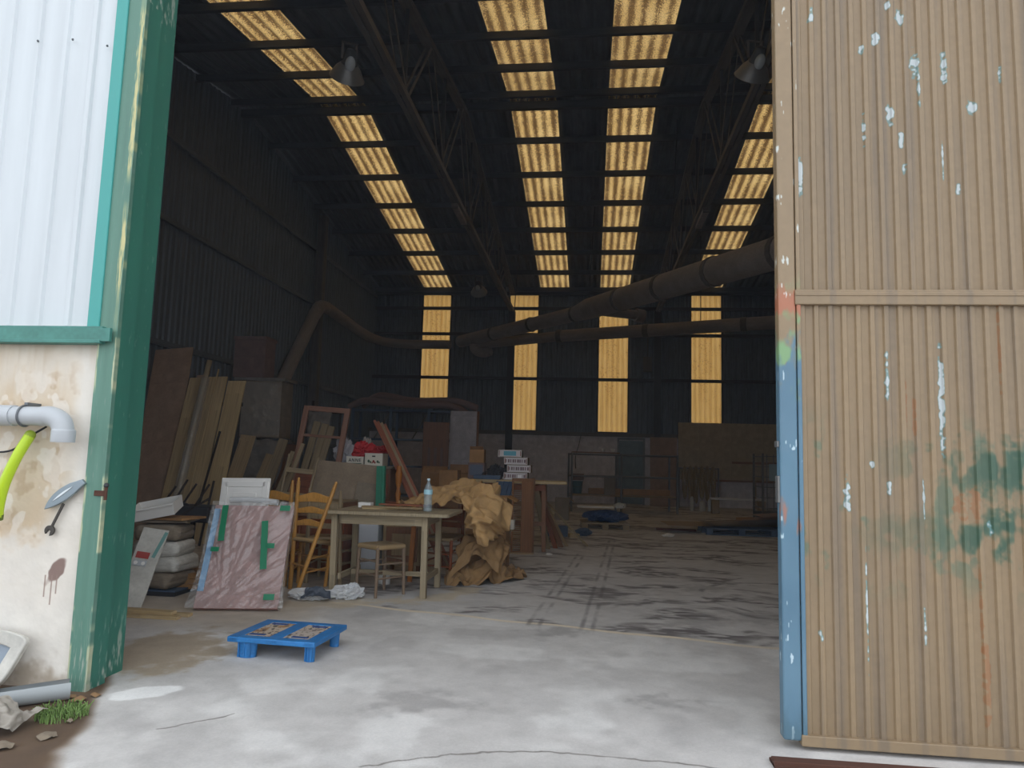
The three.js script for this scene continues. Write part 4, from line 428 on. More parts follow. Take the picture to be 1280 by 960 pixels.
{ const o = solo('printed_sack', 'pale grey crumpled sack standing beside the red rags', 'sack', blob(0.15, 0.4, 0.12, 0.35, 3, 91, 4), std(0x9d9ba0, 0.6)); o.position.set(-3.42, 1.18, -9.68); } { const o = solo('paper_bag', 'grey torn paper bag sticking up behind the red rags', 'bag', blob(0.13, 0.4, 0.07, 0.35, 3.5, 97, 4), std(0xa29a92, 0.8)); o.position.set(-3.1, 1.185, -9.88); o.rotation.z = 0.25; }
for (let i = 0; i < 4; i++) board('moulding_strip', ['long reddish moulding strip, lowest of the bundle leaning on the dresser', 'second reddish moulding strip of the leaning bundle', 'third moulding strip with a pale edge in the leaning bundle', 'topmost thin moulding strip of the leaning bundle'][i], 'moulding', [-1.78 + i * 0.035, 0.0, -8.75 - i * 0.01], [-2.93 + i * 0.045, 1.8 - i * 0.015, -9.42 - i * 0.015], 0.035, 0.022, i === 2 ? M.greyWood : M.redWood, [1, 0, 0], 'moulding strips in a bundle');
{ const t = thing('turned_leg', 'orange turned wooden furniture leg standing beside the mouldings', 'leg', [-2.4, 0, -8.85]); part('shaft', lathe([[0, 0], [0.03, 0], [0.03, 0.6], [0.022, 0.75], [0.035, 0.85], [0.02, 0.92], [0.04, 1.0], [0.045, 1.1], [0.028, 1.15], [0.032, 1.2], [0, 1.2]], 18), M.orange, t); part('foot_block', bx(0.09, 0.14, 0.09, 0, 0.62, 0, 0.006), M.redWood, t); part('side_rail', beam([0, 0.72, 0], [-0.36, 0.74, -0.02], 0.06, 0.025, V(0, 1, 0)), M.redWood, t); }
// ---------- pile by the gable wall ----------
{ const t = thing('timber_rack', 'dark steel rack post frame behind the leaning panels', 'rack', [-6.05, 0, -11.05]); for (const x of [-0.75, 0.3]) part('post', bx(0.08, 2.2, 0.08, x, 1.15, 0), M.darkSteel, t); for (const y of [2.1, 1.2]) part('bar', bx(1.15, 0.06, 0.06, -0.2, y, 0), M.darkSteel, t); }
board('tall_hardboard', 'tall brown hardboard panel leaning against the rack nearest the gable wall', 'panel', [-6.5, 0, -9.95], [-6.8, 2.98, -10.85], 0.64, 0.025, M.brownBoard); board('tall_hardboard', 'narrow darker brown panel squeezed between the tall brown panel and pale planks', 'panel', [-6.08, 0, -9.95], [-6.3, 2.55, -10.85], 0.14, 0.02, M.brownBoard);
for (const [i, x, w, h] of [[0, -6.1, 0.3, 2.48], [1, -5.79, 0.31, 2.5], [2, -5.48, 0.29, 2.44]]) board('pale_plank', ['pale wide timber plank leaning beside the tall brown panel', 'pale timber plank behind the plastic-wrapped pole', 'pale timber plank with a dark rusty bar in front'][i], 'plank', [x, 0, -9.78 - i * 0.01], [x - 0.1 + i * 0.01, h, -10.62], w, 0.025, M.paleWood, [1, 0, 0], 'pale planks on the rack');
board('pale_plank', 'short brown board leaning at the edge of the pale planks', 'plank', [-5.38, 0, -9.9], [-5.2, 1.58, -10.4], 0.24, 0.02, M.tan);
{ const [t, L] = leanFrame('wrapped_pole', 'pole wrapped in shiny clear plastic leaning on the pale planks', 'pole', [-5.82, 0.02, -9.45], [-5.9, 2.72, -10.36], [1, 0, 0]); part('pole', rod([0, 0, 0], [0, L, 0], 0.045, 0.04, 14), M.greyWood, t); const g = new THREE.CylinderGeometry(0.058, 0.062, L * 0.85, 24, 80, true).translate(0, L * 0.47, 0), P = g.attributes.position; for (let i = 0; i < P.count; i++) { const k = 1 + 0.35 * (fbm(P.getY(i) * 9, Math.atan2(P.getX(i), P.getZ(i)) * 2 + 5, 3, 5) - 0.4); P.setX(i, P.getX(i) * k); P.setZ(i, P.getZ(i) * k); } g.computeVertexNormals(); part('plastic_sleeve', g, M.film, t); part('thin_stick', rod([0.16, 0.1, 0], [0.18, L - 0.15, 0], 0.012, 0.012, 8), M.paleWood, t); }
[[[-5.6, 0, -9.6], [-5.45, 1.62, -10.0], 'long rusty steel bar leaning on the pale planks'], [[-5.42, 0, -9.6], [-5.38, 0.9, -9.8], 'short rusty steel bar leaning beside the long one']].forEach(([a, b, l]) => solo('rusty_bar', l, 'bar', merge([beam(a, b, 0.035, 0.006), beam(a, b, 0.006, 0.035)]), M.blackRod));
// white panel, sacks and frames
{ const [t, L] = leanFrame('appliance_casing', 'white appliance side panel with a red label and sockets leaning by the door frame', 'panel', [-3.82, 0.0, -5.72], [-3.78, 0.62, -5.98], [0.97, 0, -0.2]); part('sheet', bx(0.22, L, 0.02, 0, L / 2, 0, 0.004), M.whiteDirty, t); part('red_label', bx(0.11, 0.055, 0.004, -0.03, L - 0.24, 0.012), M.redLabel, t); const s = part('socket_plate', bx(0.11, 0.05, 0.012, -0.03, L - 0.31, 0.014, 0.004), M.greyPlastic, t); for (const dx of [-0.032, 0.032]) part('socket', new THREE.CylinderGeometry(0.016, 0.016, 0.006, 14).rotateX(Math.PI / 2).translate(-0.03 + dx, L - 0.31, 0.021), M.white, s); part('tape', beam([0.06, L - 0.25, 0.012], [0.1, L - 0.02, 0.012], 0.03, 0.002), std(0x6f9c96, 0.5), t); }
for (const [i, y, dx, m] of [[0, 0.06, 0, M.cardGrey], [1, 0.2, 0.02, M.whiteDirty], [2, 0.34, -0.01, M.whiteDirty], [3, 0.48, -0.03, M.cardGrey]]) { const o = solo('paper_sack', ['lowest flattened dusty sack under the white sacks', 'wide white paper sack in the middle of the slumped stack', 'crumpled white paper sack near the top of the slumped stack', 'topmost dusty sack under the cardboard sheets'][i], 'sack', (() => { const g = new RoundedBoxGeometry(0.42, 0.14, 0.4, 8, 0.055), P = g.attributes.position; for (let k = 0; k < P.count; k++) { const a = fbm(P.getX(k) * 9 + i * 4, P.getZ(k) * 9, 3, 5 + i) - 0.5; P.setY(k, P.getY(k) + a * 0.05); P.setX(k, P.getX(k) * (1 + 0.2 * (fbm(P.getZ(k) * 12, P.getY(k) * 20, 2, i) - 0.5))); } g.computeVertexNormals(); return g; })(), m, 'slumped sacks'); o.position.set(-3.92 + dx, y + 0.075, -6.38); o.rotation.y = 0.1 * (i - 1.5); }
{ const t = thing('black_crate', 'low black crate under the slumped sacks by the door frame', 'crate', [-3.92, 0, -6.4]); part('body', bx(0.44, 0.05, 0.4, 0, 0.026, 0, 0.004), M.black, t); part('rim', bx(0.46, 0.012, 0.42, 0, 0.048, 0), M.darkBlue, t); }
for (const [i, a] of [[0, 0.2], [1, -0.15]]) { const o = solo('cardboard_sheet', i ? 'upper folded cardboard sheet under the white tray' : 'lower cardboard sheet resting on the slumped sacks', 'cardboard', bx(0.46, 0.02, 0.34, 0, 0, 0, 0.003), i ? M.card : M.cardGrey); o.position.set(-3.95 + i * 0.05, 0.655 + i * 0.025, -6.42); o.rotation.set(0, a, 0.02); }
{ const t = thing('plastic_tray', 'white plastic drawer tray tipped on top of the sack pile', 'tray', [-3.98, 0.72, -6.3], 0.25); t.rotation.x = 0.25; t.rotation.z = 0.16; part('base', bx(0.36, 0.01, 0.24, 0, 0.006, 0), M.white, t); for (const s of [-1, 1]) { part('side', beam([0, 0, s * 0.12], [0, 0.11, s * 0.135], 0.38, 0.01), M.white, t); part('side', beam([s * 0.18, 0, 0], [s * 0.195, 0.11, 0], 0.26, 0.01, V(0, 0, 1)), M.white, t); } part('rim', bx(0.42, 0.018, 0.02, 0, 0.105, 0.142, 0.004), M.white, t); part('inner_shelf', bx(0.35, 0.008, 0.08, 0, 0.06, 0.05), M.greyPlastic, t); }
{ const t = thing('scrap_metal', 'tangle of folded black steel frames with rusty rods behind the white tray', 'scrap metal', [-4.2, 0.0, -7.0]); const r2 = mulberry(5); for (let i = 0; i < 9; i++) { const x = -0.35 + i * 0.085, z = -0.15 + r2() * 0.2; part('tube', tube([[x, 0, z], [x + 0.02, 0.55, z], [x + 0.1, 0.78 - r2() * 0.1, z + 0.1], [x + 0.3, 0.74 - r2() * 0.12, z + 0.16]], 0.014, 18, 8), M.black, t); } part('platform', bx(0.8, 0.16, 0.36, 0.02, 0.68, 0, 0.02), M.black, t); for (const [x, l] of [[-0.1, 0.95], [0.02, 1.02], [0.12, 0.98], [0.26, 0.98]]) part('rusty_rod', rod([x - 0.12, 0.62, 0.1], [x + 0.08, l, 0.05], 0.011, 0.011, 8), M.blackRod, t); part('rusty_rod', rod([-0.05, 0.55, 0.2], [0.42, 0.85, 0.16], 0.011, 0.011, 8), M.blackRod, t); }
for (const [i, z, l, y] of [[0, -5.5, 0.62, 0.012], [1, -5.4, 0.6, 0.012], [2, -5.46, 0.5, 0.037]]) { const o = solo('floor_lath', ['back pale lath lying on the floor before the appliance panel', 'front pale lath lying on the dusty floor before the wrapped panel', 'short pale lath lying across the two others on the floor'][i], 'lath', bx(l, 0.025, 0.07, 0, 0, 0, 0.003), M.paleWood); o.position.set(-3.45 - i * 0.02, y + 0.001, z); o.rotation.y = 0.04 - i * 0.05; }
for (const i of [0, 1, 2]) { const o = solo('brown_slab', ['bottom brown board of the small stack beside the wrapped panel', 'middle brown board of the small stack beside the wrapped panel', 'top brown board of the small stack beside the wrapped panel'][i], 'board', bx(0.5, 0.045, 0.36, 0, 0.0225, 0, 0.004), M.card); o.position.set(-3.62, 0.035 + i * 0.047, -6.62); o.rotation.y = 0.35 - i * 0.03; } solo('dark_batten', 'dark batten under the small stack of brown boards', 'batten', bx(0.5, 0.034, 0.06, -3.62, 0.018, -6.62), M.blackRod);
// tall wrapped furniture
{ const t = thing('draped_cupboard', 'cupboard draped with a grey dust sheet at the bottom of the tall stack', 'cupboard', [-6.05, 0, -12.75]); part('body', bx(1.0, 1.5, 0.6, 0, 0.75, -0.06, 0.01), M.darkWood, t); part('dust_sheet', patch([[[-0.5, 1.53, -0.3], [-0.2, 1.54, -0.3], [0.2, 1.54, -0.3], [0.5, 1.53, -0.3]], [[-0.52, 1.54, 0.22], [-0.2, 1.55, 0.25], [0.2, 1.55, 0.25], [0.54, 1.54, 0.22]], [[-0.54, 0.9, 0.3], [-0.2, 0.95, 0.32], [0.2, 0.9, 0.32], [0.45, 0.95, 0.3]], [[-0.4, 0.25, 0.34], [-0.15, 0.15, 0.38], [0.1, 0.2, 0.34], [0.25, 0.4, 0.32]]], 40, 40, 0.06, 4, 7), M.greyCloth, t); }
{ const t = thing('wrapped_bundle', 'cupboard bundle wrapped in shiny plastic on the draped cupboard', 'bundle', [-6.12, 1.6, -12.75]); part('body', bx(0.9, 1.05, 0.5, 0, 0.53, 0, 0.01), M.cardGrey, t); part('lid', bx(1.0, 0.06, 0.56, 0.02, 1.08, 0, 0.01), M.greyCloth, t); part('plastic_film', patch([[[-0.46, 0.05, 0.27], [0, 0.05, 0.28], [0.46, 0.05, 0.27]], [[-0.46, 0.5, 0.27], [0, 0.5, 0.3], [0.47, 0.5, 0.27]], [[-0.46, 1.02, 0.27], [0, 1.02, 0.28], [0.46, 1.02, 0.27]]], 60, 60, 0.03, 7, 9), M.film, t); }
{ const t = thing('tall_carton', 'brown wrapped carton on the very top of the tall stack', 'carton', [-6.36, 2.72, -12.75]); part('body', bx(0.62, 0.74, 0.42, 0, 0.37, 0, 0.015), M.carpet, t); part('lid', bx(0.66, 0.07, 0.46, 0, 0.74, 0, 0.015), M.carpet, t); }
{ const t = thing('hanging_sack', 'grey cloth sack hanging from a pole beside the tall stack', 'sack', [-5.2, 0, -13.1]); part('pole', rod([-0.12, 2.15, 0], [0.5, 2.12, 0], 0.018), M.blackRod, t); part('upright', rod([0.45, 0, 0], [0.45, 2.2, 0], 0.025), M.blackRod, t); part('upright', rod([-0.1, 0, 0], [-0.1, 2.35, 0], 0.025), M.blackRod, t); part('sack', patch([[[-0.16, 2.14, 0.03], [0.05, 2.14, 0.05], [0.3, 2.13, 0.03]], [[-0.14, 1.8, 0.09], [0.08, 1.8, 0.13], [0.28, 1.8, 0.09]], [[-0.12, 1.38, 0.06], [0.08, 1.36, 0.1], [0.22, 1.4, 0.06]]], 30, 30, 0.05, 6, 13), M.greyCloth, t); }
for (const [i, x, h] of [[0, -5.1, 1.3], [1, -4.9, 1.55], [2, -4.72, 1.2]]) board('dim_plank', ['broad dim plank leaning below the hanging sack', 'tall dim plank leaning behind the weathered struts', 'short dim plank leaning near the red wooden frame'][i], 'plank', [x - 0.3, 0, -10.6], [x, h, -11.0], 0.16, 0.03, i ? M.greyWood : M.tan);
// ---------- dark shelving, carpet, doors ----------
{ const t = thing('steel_shelving', 'dark blue steel shelving unit under the first amber window', 'shelving', [-4.4, 0, -17.2]); for (const x of [-1.4, -0.45, 0.5, 1.35]) for (const z of [-0.3, 0.3]) part('upright', bx(0.06, 2.5, 0.05, x, 1.25, z), M.darkBlue, t); for (const y of [0.4, 1.1, 1.75, 2.45]) part('shelf', bx(2.85, 0.04, 0.66, 0, y, 0), M.darkBlue, t); for (const x of [-0.45, 0.5]) part('brace', beam([x - 0.4, 1.75, 0.31], [x, 2.45, 0.31], 0.03, 0.01), M.steel, t); }
solo('rolled_carpet', 'long brown rolled carpet sagging over the end of the dark shelving', 'carpet', tube([[-5.95, 2.52, -17.0], [-5.6, 2.68, -17.0], [-5.2, 2.66, -17.0], [-4.3, 2.6, -16.95], [-3.35, 2.58, -16.9], [-2.98, 2.4, -16.85], [-2.88, 2.05, -16.82], [-2.86, 1.75, -16.82]], 0.085, 60, 12), M.carpet); solo('rolled_carpet', 'second brown carpet roll lying behind the sagging one on the shelving', 'carpet', tube([[-5.7, 2.58, -17.3], [-5.3, 2.83, -17.25], [-4.4, 2.72, -17.2], [-3.3, 2.72, -17.15], [-2.75, 2.56, -17.1]], 0.085, 40, 12), M.carpet);
{ const t = thing('old_door', 'brown wooden door leaf standing before the dark shelving', 'door', [-3.42, 0, -15.6], 0.1); part('leaf', bx(0.58, 2.12, 0.04, 0, 1.06, 0, 0.006), M.darkWood, t); for (let i = 0; i < 3; i++) part('groove_panel', bx(0.06, 0.4, 0.012, -0.14 + i * 0.14, 1.35, 0.024, 0.004), M.carpet, t); part('knob', new THREE.SphereGeometry(0.03, 12, 10).translate(-0.18, 1.08, 0.05), M.galv, t); }
{ const t = thing('white_laminate', 'white panel with a brown edge standing beside the brown door leaf', 'panel', [-2.92, 0, -16.2]); part('sheet', bx(0.62, 2.42, 0.03, 0, 1.21, 0, 0.005), dustM(0xcfcad0), t); part('brown_edge', bx(0.05, 2.42, 0.06, 0.34, 1.21, 0, 0.005), M.darkWood, t); }
{ const t = thing('large_carton', 'large brown carton with open flaps before the white panel', 'carton', [-2.95, 0, -14.6], 0.05); part('body', bx(0.95, 1.02, 0.6, 0, 0.51, 0, 0.006), M.card, t); part('flap', beam([-0.2, 1.02, 0.3], [-0.2, 1.15, 0.2], 0.5, 0.008), M.card, t); part('flap', beam([0.25, 1.02, -0.3], [0.25, 1.2, -0.34], 0.45, 0.008), M.card, t); part('flap', beam([-0.47, 1.02, 0], [-0.36, 1.14, 0], 0.5, 0.008, V(0, 0, 1)), M.card, t); }
solo('small_carton', 'small brown carton beside the leaning mouldings', 'carton', bx(0.3, 0.3, 0.3, -2.28, 0.98, -11.6, 0.006), M.card).userData.label = 'small brown carton on the low stand behind the mouldings'; { const t = thing('low_stand', 'low dark stand under the small carton behind the mouldings', 'stand', [-2.28, 0, -11.6]); part('top', bx(0.5, 0.03, 0.4, 0, 0.815, 0), M.darkWood, t); for (const x of [-0.2, 0.2]) for (const z of [-0.15, 0.15]) part('leg', bx(0.04, 0.8, 0.04, x, 0.4, z), M.darkWood, t); }
// ---------- bench behind the kraft paper ----------
{ const t = thing('plank_bench', 'rough trestle bench of pale planks behind the kraft paper', 'bench', [-1.15, 0, -10.75]); for (const [z, l] of [[0.16, 1.6], [0, 1.52], [-0.16, 1.56]]) part('plank', bx(l, 0.045, 0.15, (l - 1.56) / 2, 1.0, z, 0.005), M.paleWood, t); part('rail', bx(1.2, 0.09, 0.04, -0.1, 0.92, 0.14), M.redWood, t); for (const x of [-0.6, 0.5]) for (const z of [-0.18, 0.18]) part('leg', beam([x, 0, z * 1.3], [x * 0.95, 0.98, z * 0.6], 0.06, 0.04), M.darkWood, t); part('crosspiece', bx(1.1, 0.06, 0.03, -0.05, 0.4, 0.2), M.darkWood, t); }
const benchTop = 1.024;
{ const t = thing('open_carton', 'open kraft carton on a dark printed box on the trestle bench', 'carton', [-1.7, benchTop + 0.24, -10.75]); part('body', bx(0.22, 0.2, 0.2, 0, 0.1, 0, 0.004), M.card, t); part('flap', beam([0, 0.2, 0.1], [0, 0.24, 0.16], 0.2, 0.006), M.card, t); } { const t = thing('printed_box', 'dark printed box under the open kraft carton on the bench', 'box', [-1.7, benchTop, -10.75]); part('body', bx(0.25, 0.24, 0.22, 0, 0.12, 0, 0.004), M.carpet, t); part('printed_face', bx(0.2, 0.16, 0.004, 0, 0.13, 0.112), std(0x4c5568, 0.6), t); }
{ const t = thing('blue_toolbox', 'flat dark blue toolbox on the trestle bench', 'toolbox', [-1.58, benchTop, -10.6]); part('body', bx(0.4, 0.06, 0.16, 0.06, 0.03, 0.0, 0.008), M.darkBlue, t); part('handle', tube([[-0.02, 0.06, 0], [0, 0.1, 0], [0.12, 0.1, 0], [0.14, 0.06, 0]], 0.008, 16, 8), M.black, t); } solo('dark_bundle', 'heap of dark cloth on the bench beside the printed cartons', 'cloth', blob(0.14, 0.24, 0.1, 0.3, 3, 101, 4).translate(-1.42, benchTop - 0.01, -10.82), M.black);
for (let i = 0; i < 4; i++) { const t = thing('printed_carton', ['lowest flat carton of the printed stack on the bench end', 'second flat carton of the printed stack, pushed out to the right', 'third flat carton of the printed stack with brown print', 'topmost flat carton of the printed stack with a blue picture'][i], 'carton', [-1.1 + [0, 0.05, 0.0, -0.09][i], benchTop + i * 0.112, -10.72], 0, 'stack of printed cartons'); part('body', bx([0.36, 0.36, 0.36, 0.36][i], 0.11, 0.26, 0, 0.055, 0, 0.004), M.cardGrey, t);
  part('printed_face', new THREE.PlaneGeometry(0.35, 0.1).translate(0, 0.055, 0.1315), std(0xffffff, 0.7, { map: texCarton(256, 72, g => { g.fillStyle = '#cfc8c8'; g.fillRect(0, 0, 256, 72); g.fillStyle = i === 3 ? '#5fa3b4' : '#7a6268'; if (i === 3) g.fillRect(60, 12, 136, 48); else for (let k = 0; k < 9; k++) g.fillRect(18 + k * 25, 18, 10 + (k * 7) % 12, 34); g.fillStyle = '#8a5f52'; g.fillRect(6, 8, 10, 56); g.fillRect(240, 8, 10, 56); if (i === 0) { g.fillStyle = '#f2eef0'; g.fillRect(150, 20, 50, 34); } }) }), t); }
for (const [i, dx] of [[0, 0], [1, 0.09], [2, 0.16]]) board('blue_board', ['widest dark blue board leaning on the trestle bench', 'middle dark blue board leaning on the trestle bench', 'narrow dark blue board leaning beside the louvred shutter'][i], 'board', [-1.48 + dx, 0, -9.9 - i * 0.02], [-1.3 + dx, 1.0, -10.42 - i * 0.01], 0.11 - i * 0.02, 0.02, i === 1 ? M.darkBlue : M.darkBlue, [1, 0, 0.2], 'dark blue boards on the bench');
{ const t = thing('louvred_shutter', 'brown louvred wooden shutter standing upright at the bench end', 'shutter', [-0.95, 0, -10.22], 0.15), m = woodM(0x9b6a40); for (const x of [-0.14, 0.0, 0.14]) part('stile', bx(0.03, 1.06, 0.04, x, 0.53, 0, 0.004), m, t); for (const y of [0.02, 1.04]) part('rail', bx(0.28, 0.04, 0.04, 0, y, 0, 0.004), m, t); for (let i = 0; i < 34; i++) part('slat', bx(0.11, 0.006, 0.036, -0.07, 0.06 + i * 0.029, 0).rotateX(0), m, t); part('solid_panel', bx(0.11, 1.0, 0.02, 0.07, 0.53, 0, 0.003), m, t); part('side_leaf', bx(0.035, 1.06, 0.2, 0.16, 0.53, -0.1, 0.004), woodM(0x7b5434), t); part('foot', bx(0.34, 0.02, 0.1, 0, 0.01, 0.01), M.tan, t); }
for (let i = 0; i < 5; i++) board('scrap_board', ['pale scrap board leaning against the louvred shutter', 'reddish scrap board leaning beside the pale one', 'dark scrap board in the fan behind the shutter', 'brown scrap board in the fan behind the shutter', 'thin pale stick at the flat end of the board fan'][i], 'board', [[-0.62, -0.5, -0.42, -0.34, -0.02][i], 0, -10.9 - i * 0.14], [-0.8 + i * 0.02, 0.95 - i * 0.05, -10.62 - i * 0.12], [0.1, 0.07, 0.08, 0.05, 0.03][i], 0.022, [M.greyWood, M.redWood, M.darkWood, M.tan, M.greyWood][i], [1, 0, 0.3], 'scrap boards fanned by the shutter');
{ const t = thing('pink_crate', 'slatted reddish crate half hidden behind the hanging kraft paper', 'crate', [-1.25, 0, -9.2]); for (const x of [-0.18, 0.18]) for (const z of [-0.14, 0.14]) part('corner_post', bx(0.03, 0.42, 0.03, x, 0.21, z), M.pink, t); for (const y of [0.06, 0.2, 0.34]) { for (const z of [-0.16, 0.16]) part('slat', bx(0.4, 0.06, 0.012, 0, y, z), M.pink, t); for (const x of [-0.2, 0.2]) part('slat', bx(0.012, 0.06, 0.32, x, y, 0), M.pink, t); } part('lid_board', bx(0.5, 0.02, 0.36, 0.04, 0.43, 0), M.greyWood, t); }
{ const o = solo('cream_carton', 'small cream carton on the reddish crate', 'carton', bx(0.16, 0.12, 0.12, 0, 0.06, 0, 0.004), M.paper); o.position.set(-1.02, 0.442, -9.12); }
// ---------- floor of the hall ----------
{ const t = thing('blue_crate', 'dark blue plastic crate on the floor with timber offcuts', 'crate', [-0.55, 0, -12.9]); part('base', bx(0.34, 0.012, 0.26, 0, 0.008, 0), M.darkBlue, t); for (const s of [-1, 1]) { part('side', bx(0.34, 0.17, 0.012, 0, 0.09, s * 0.13, 0.003), M.darkBlue, t); part('side', bx(0.012, 0.17, 0.26, s * 0.17, 0.09, 0, 0.003), M.darkBlue, t); } } { const o = solo('timber_offcut', 'pale timber offcut on the floor beside the dark blue crate', 'offcut', bx(0.18, 0.07, 0.12, 0, 0.036, 0, 0.005), M.paleWood); o.position.set(-0.26, 0, -12.7); o.rotation.y = 0.3; } solo('folded_tarp', 'folded dark blue cloth beside the timber offcut', 'cloth', blob(0.17, 0.14, 0.12, 0.2, 3, 111, 3).translate(-0.1, 0, -13.1), M.darkBlue);
function woodPallet(name, label, x, z, W, D, m, turn = 0) { const t = thing(name, label, 'pallet', [x, 0, z], turn); for (const zz of [-1, 0, 1]) for (const xx of [-1, 0, 1]) part('block', bx(0.12, 0.09, 0.1, xx * (W / 2 - 0.07), 0.065, zz * (D / 2 - 0.06), 0.004), m, t); for (const zz of [-1, 0, 1]) part('runner', bx(W, 0.02, 0.1, 0, 0.011, zz * (D / 2 - 0.06)), m, t); for (let i = 0; i < 6; i++) part('deck_board', bx(W, 0.022, D / 6 - 0.03, 0, 0.122, -D / 2 + (i + 0.5) * D / 6, 0.003), m, t); return t; }
woodPallet('wooden_pallet', 'pale wooden pallet under the blue tarpaulin load', 0.3, -14.8, 0.95, 0.9, M.greyWood, 0.05);
solo('blue_tarpaulin', 'crumpled blue tarpaulin heap on the wooden pallet', 'tarpaulin', blob(0.46, 0.24, 0.36, 0.22, 3.2, 121, 5).translate(0.34, 0.135, -14.8), M.tarp); { const t = thing('white_board', 'white board lying flat on the blue tarpaulin', 'board', [0.12, 0.43, -14.75], 0.05); part('sheet', bx(0.72, 0.03, 0.4, 0, 0, 0, 0.004), M.white, t); part('edge_trim', bx(0.72, 0.034, 0.015, 0, 0, 0.205), M.whiteDirty, t); } solo('white_sack', 'small white crumpled sack beside the white board on the tarpaulin', 'sack', blob(0.14, 0.12, 0.1, 0.3, 3, 131, 3).translate(0.62, 0.4, -14.85), M.whiteDirty);
{ const t = thing('brown_carton', 'upright brown carton on the floor left of the tubular rack', 'carton', [-0.62, 0, -16.6]); part('body', bx(0.32, 0.5, 0.3, 0, 0.25, 0, 0.005), M.cardGrey, t); part('flap', beam([0.16, 0.5, 0], [0.26, 0.42, 0], 0.28, 0.006, V(0, 0, 1)), M.card, t); }
// tubular rack
{ const t = thing('tubular_rack', 'long rusty tubular steel rack standing in front of the pale blue door', 'rack', [0.9, 0, -20.1], 0.12), X = [-1.45, -0.1, 1.42], P = []; for (const x of X) for (const z of [-0.5, 0.45]) part('upright', rod([x, 0, z], [x, 1.58, z], 0.03, 0.03, 10), M.galv, t); for (const z of [-0.5, 0.45]) for (const y of [1.55, 0.95]) part('rail', rod([-1.45, y, z], [1.42, y, z], 0.024, 0.024, 10), M.galv, t); for (const x of X) for (const y of [1.55, 0.95, 0.4]) part('end_rail', rod([x, y, -0.5], [x, y, 0.45], 0.022, 0.022, 8), M.steel, t); for (const z of [-0.3, 0, 0.3]) part('shelf_plank', bx(2.85, 0.04, 0.28, 0, 0.44, z, 0.004), M.tan, t); part('upper_plank', bx(1.3, 0.03, 0.3, -0.78, 1.6, 0.2), M.darkWood, t); }
[[1.2, 0.16, 0.25, 'longer brown timber beam on the lower rack shelf'], [-0.05, 0.16, 0.2, 'brown timber beam behind the longer one on the rack shelf'], [0.55, 0.12, 0.08, 'short brown timber on the rack shelf top row']].forEach(([dx, h, dz, l], i) => { const o = solo('timber_beam', l, 'timber', bx([1.3, 0.9, 0.8][i], h, 0.16, 0, h / 2, 0, 0.006), M.card); o.position.set([1.55, 0.42, 1.0][i], 0.465, [-20.1, -20.05, -20.35][i]); o.rotation.y = 0.12; });
{ const t = thing('blue_bucket', 'blue-green bucket on the lower shelf at the rack end', 'bucket', [-0.35, 0.465, -20.05]); part('bucket', lathe([[0, 0], [0.13, 0], [0.16, 0.32], [0.165, 0.32], [0.165, 0.34], [0.15, 0.34], [0.12, 0.02]], 20), std(0x4a6a72, 0.5), t); part('handle', tube([[-0.16, 0.33, 0], [-0.1, 0.2, 0.14], [0.1, 0.2, 0.14], [0.16, 0.33, 0]], 0.006, 20, 6), M.steel, t); } solo('stacked_carton', 'tan carton on the rack shelf beside the central upright', 'carton', bx(0.3, 0.5, 0.3, 0.55, 0.715, -19.9, 0.006), M.cardGrey); solo('dark_box', 'small dark box on the rack above the bucket', 'box', bx(0.34, 0.18, 0.3, -0.33, 0.92, -20.05, 0.006), M.carpet);
[[0.35, 'left'], [0.62, 'right']].forEach(([x], i) => solo('porcelain_cup', i ? 'white cup on the rack top nearest the pale blue door' : 'white cup on the rack top beside the dark plank', 'cup', lathe([[0, 0], [0.035, 0], [0.055, 0.06], [0.06, 0.1], [0.05, 0.1], [0.03, 0.02]], 16).translate(x, 1.617 - (i ? 0 : 0), -19.8 + (i ? -0.02 : 0)), M.white));
solo('hanging_cable', 'thin black cable hanging from the window ledge to the rack', 'cable', tube([[-0.3, 2.3, -23.6], [-0.35, 1.9, -22.5], [-0.42, 1.4, -20.6], [-0.4, 1.15, -20.3]], 0.014, 30, 6), M.black);
board('brown_sheet', 'brown hardboard sheet standing against the back wall beside the pale blue door', 'sheet', [2.35, 0, -23.28], [2.35, 2.2, -23.45], 0.85, 0.02, M.brownBoard); 
{ const t = thing('hardboard_sheet', 'huge tan hardboard sheet fixed on the back wall under the last window', 'sheet', [4.5, 0, -23.72]); part('sheet', bx(3.3, 1.85, 0.03, 0, 1.79, 0, 0.004), dustM(0xc9b48e), t); part('batten', bx(1.5, 0.07, 0.03, 0.8, 1.45, 0.03), M.darkWood, t); part('batten', bx(2.4, 0.06, 0.05, 0.4, 0.86, 0.03), M.darkWood, t); part('support_post', bx(0.1, 0.86, 0.06, 0.75, 0.43, 0.03), M.tan, t); part('support_post', bx(0.1, 0.86, 0.06, -1.2, 0.43, 0.03), M.tan, t); }
for (let i = 0; i < 6; i++) solo('rope_coil', ['first coil of thick brown rope hanging from the hardboard sheet', 'second thick rope coil in the hanging row', 'third thick rope coil in the hanging row, hanging lower', 'fourth thick rope coil in the hanging row', 'fifth thick rope coil in the hanging row', 'last thick rope coil in the hanging row, the largest'][i], 'rope', tube([[0, 1.3, 0], [0.04, 1.1, 0.02], [0.035, 0.6, 0.03], [0, 0.3 - (i % 3) * 0.06, 0.02], [-0.035, 0.6, 0.0], [-0.04, 1.1, 0]], 0.042, 40, 8, true).translate(2.95 + i * 0.172, 0, -22.85 + (i % 2) * 0.05), M.rope, 'rope coils on the back wall');
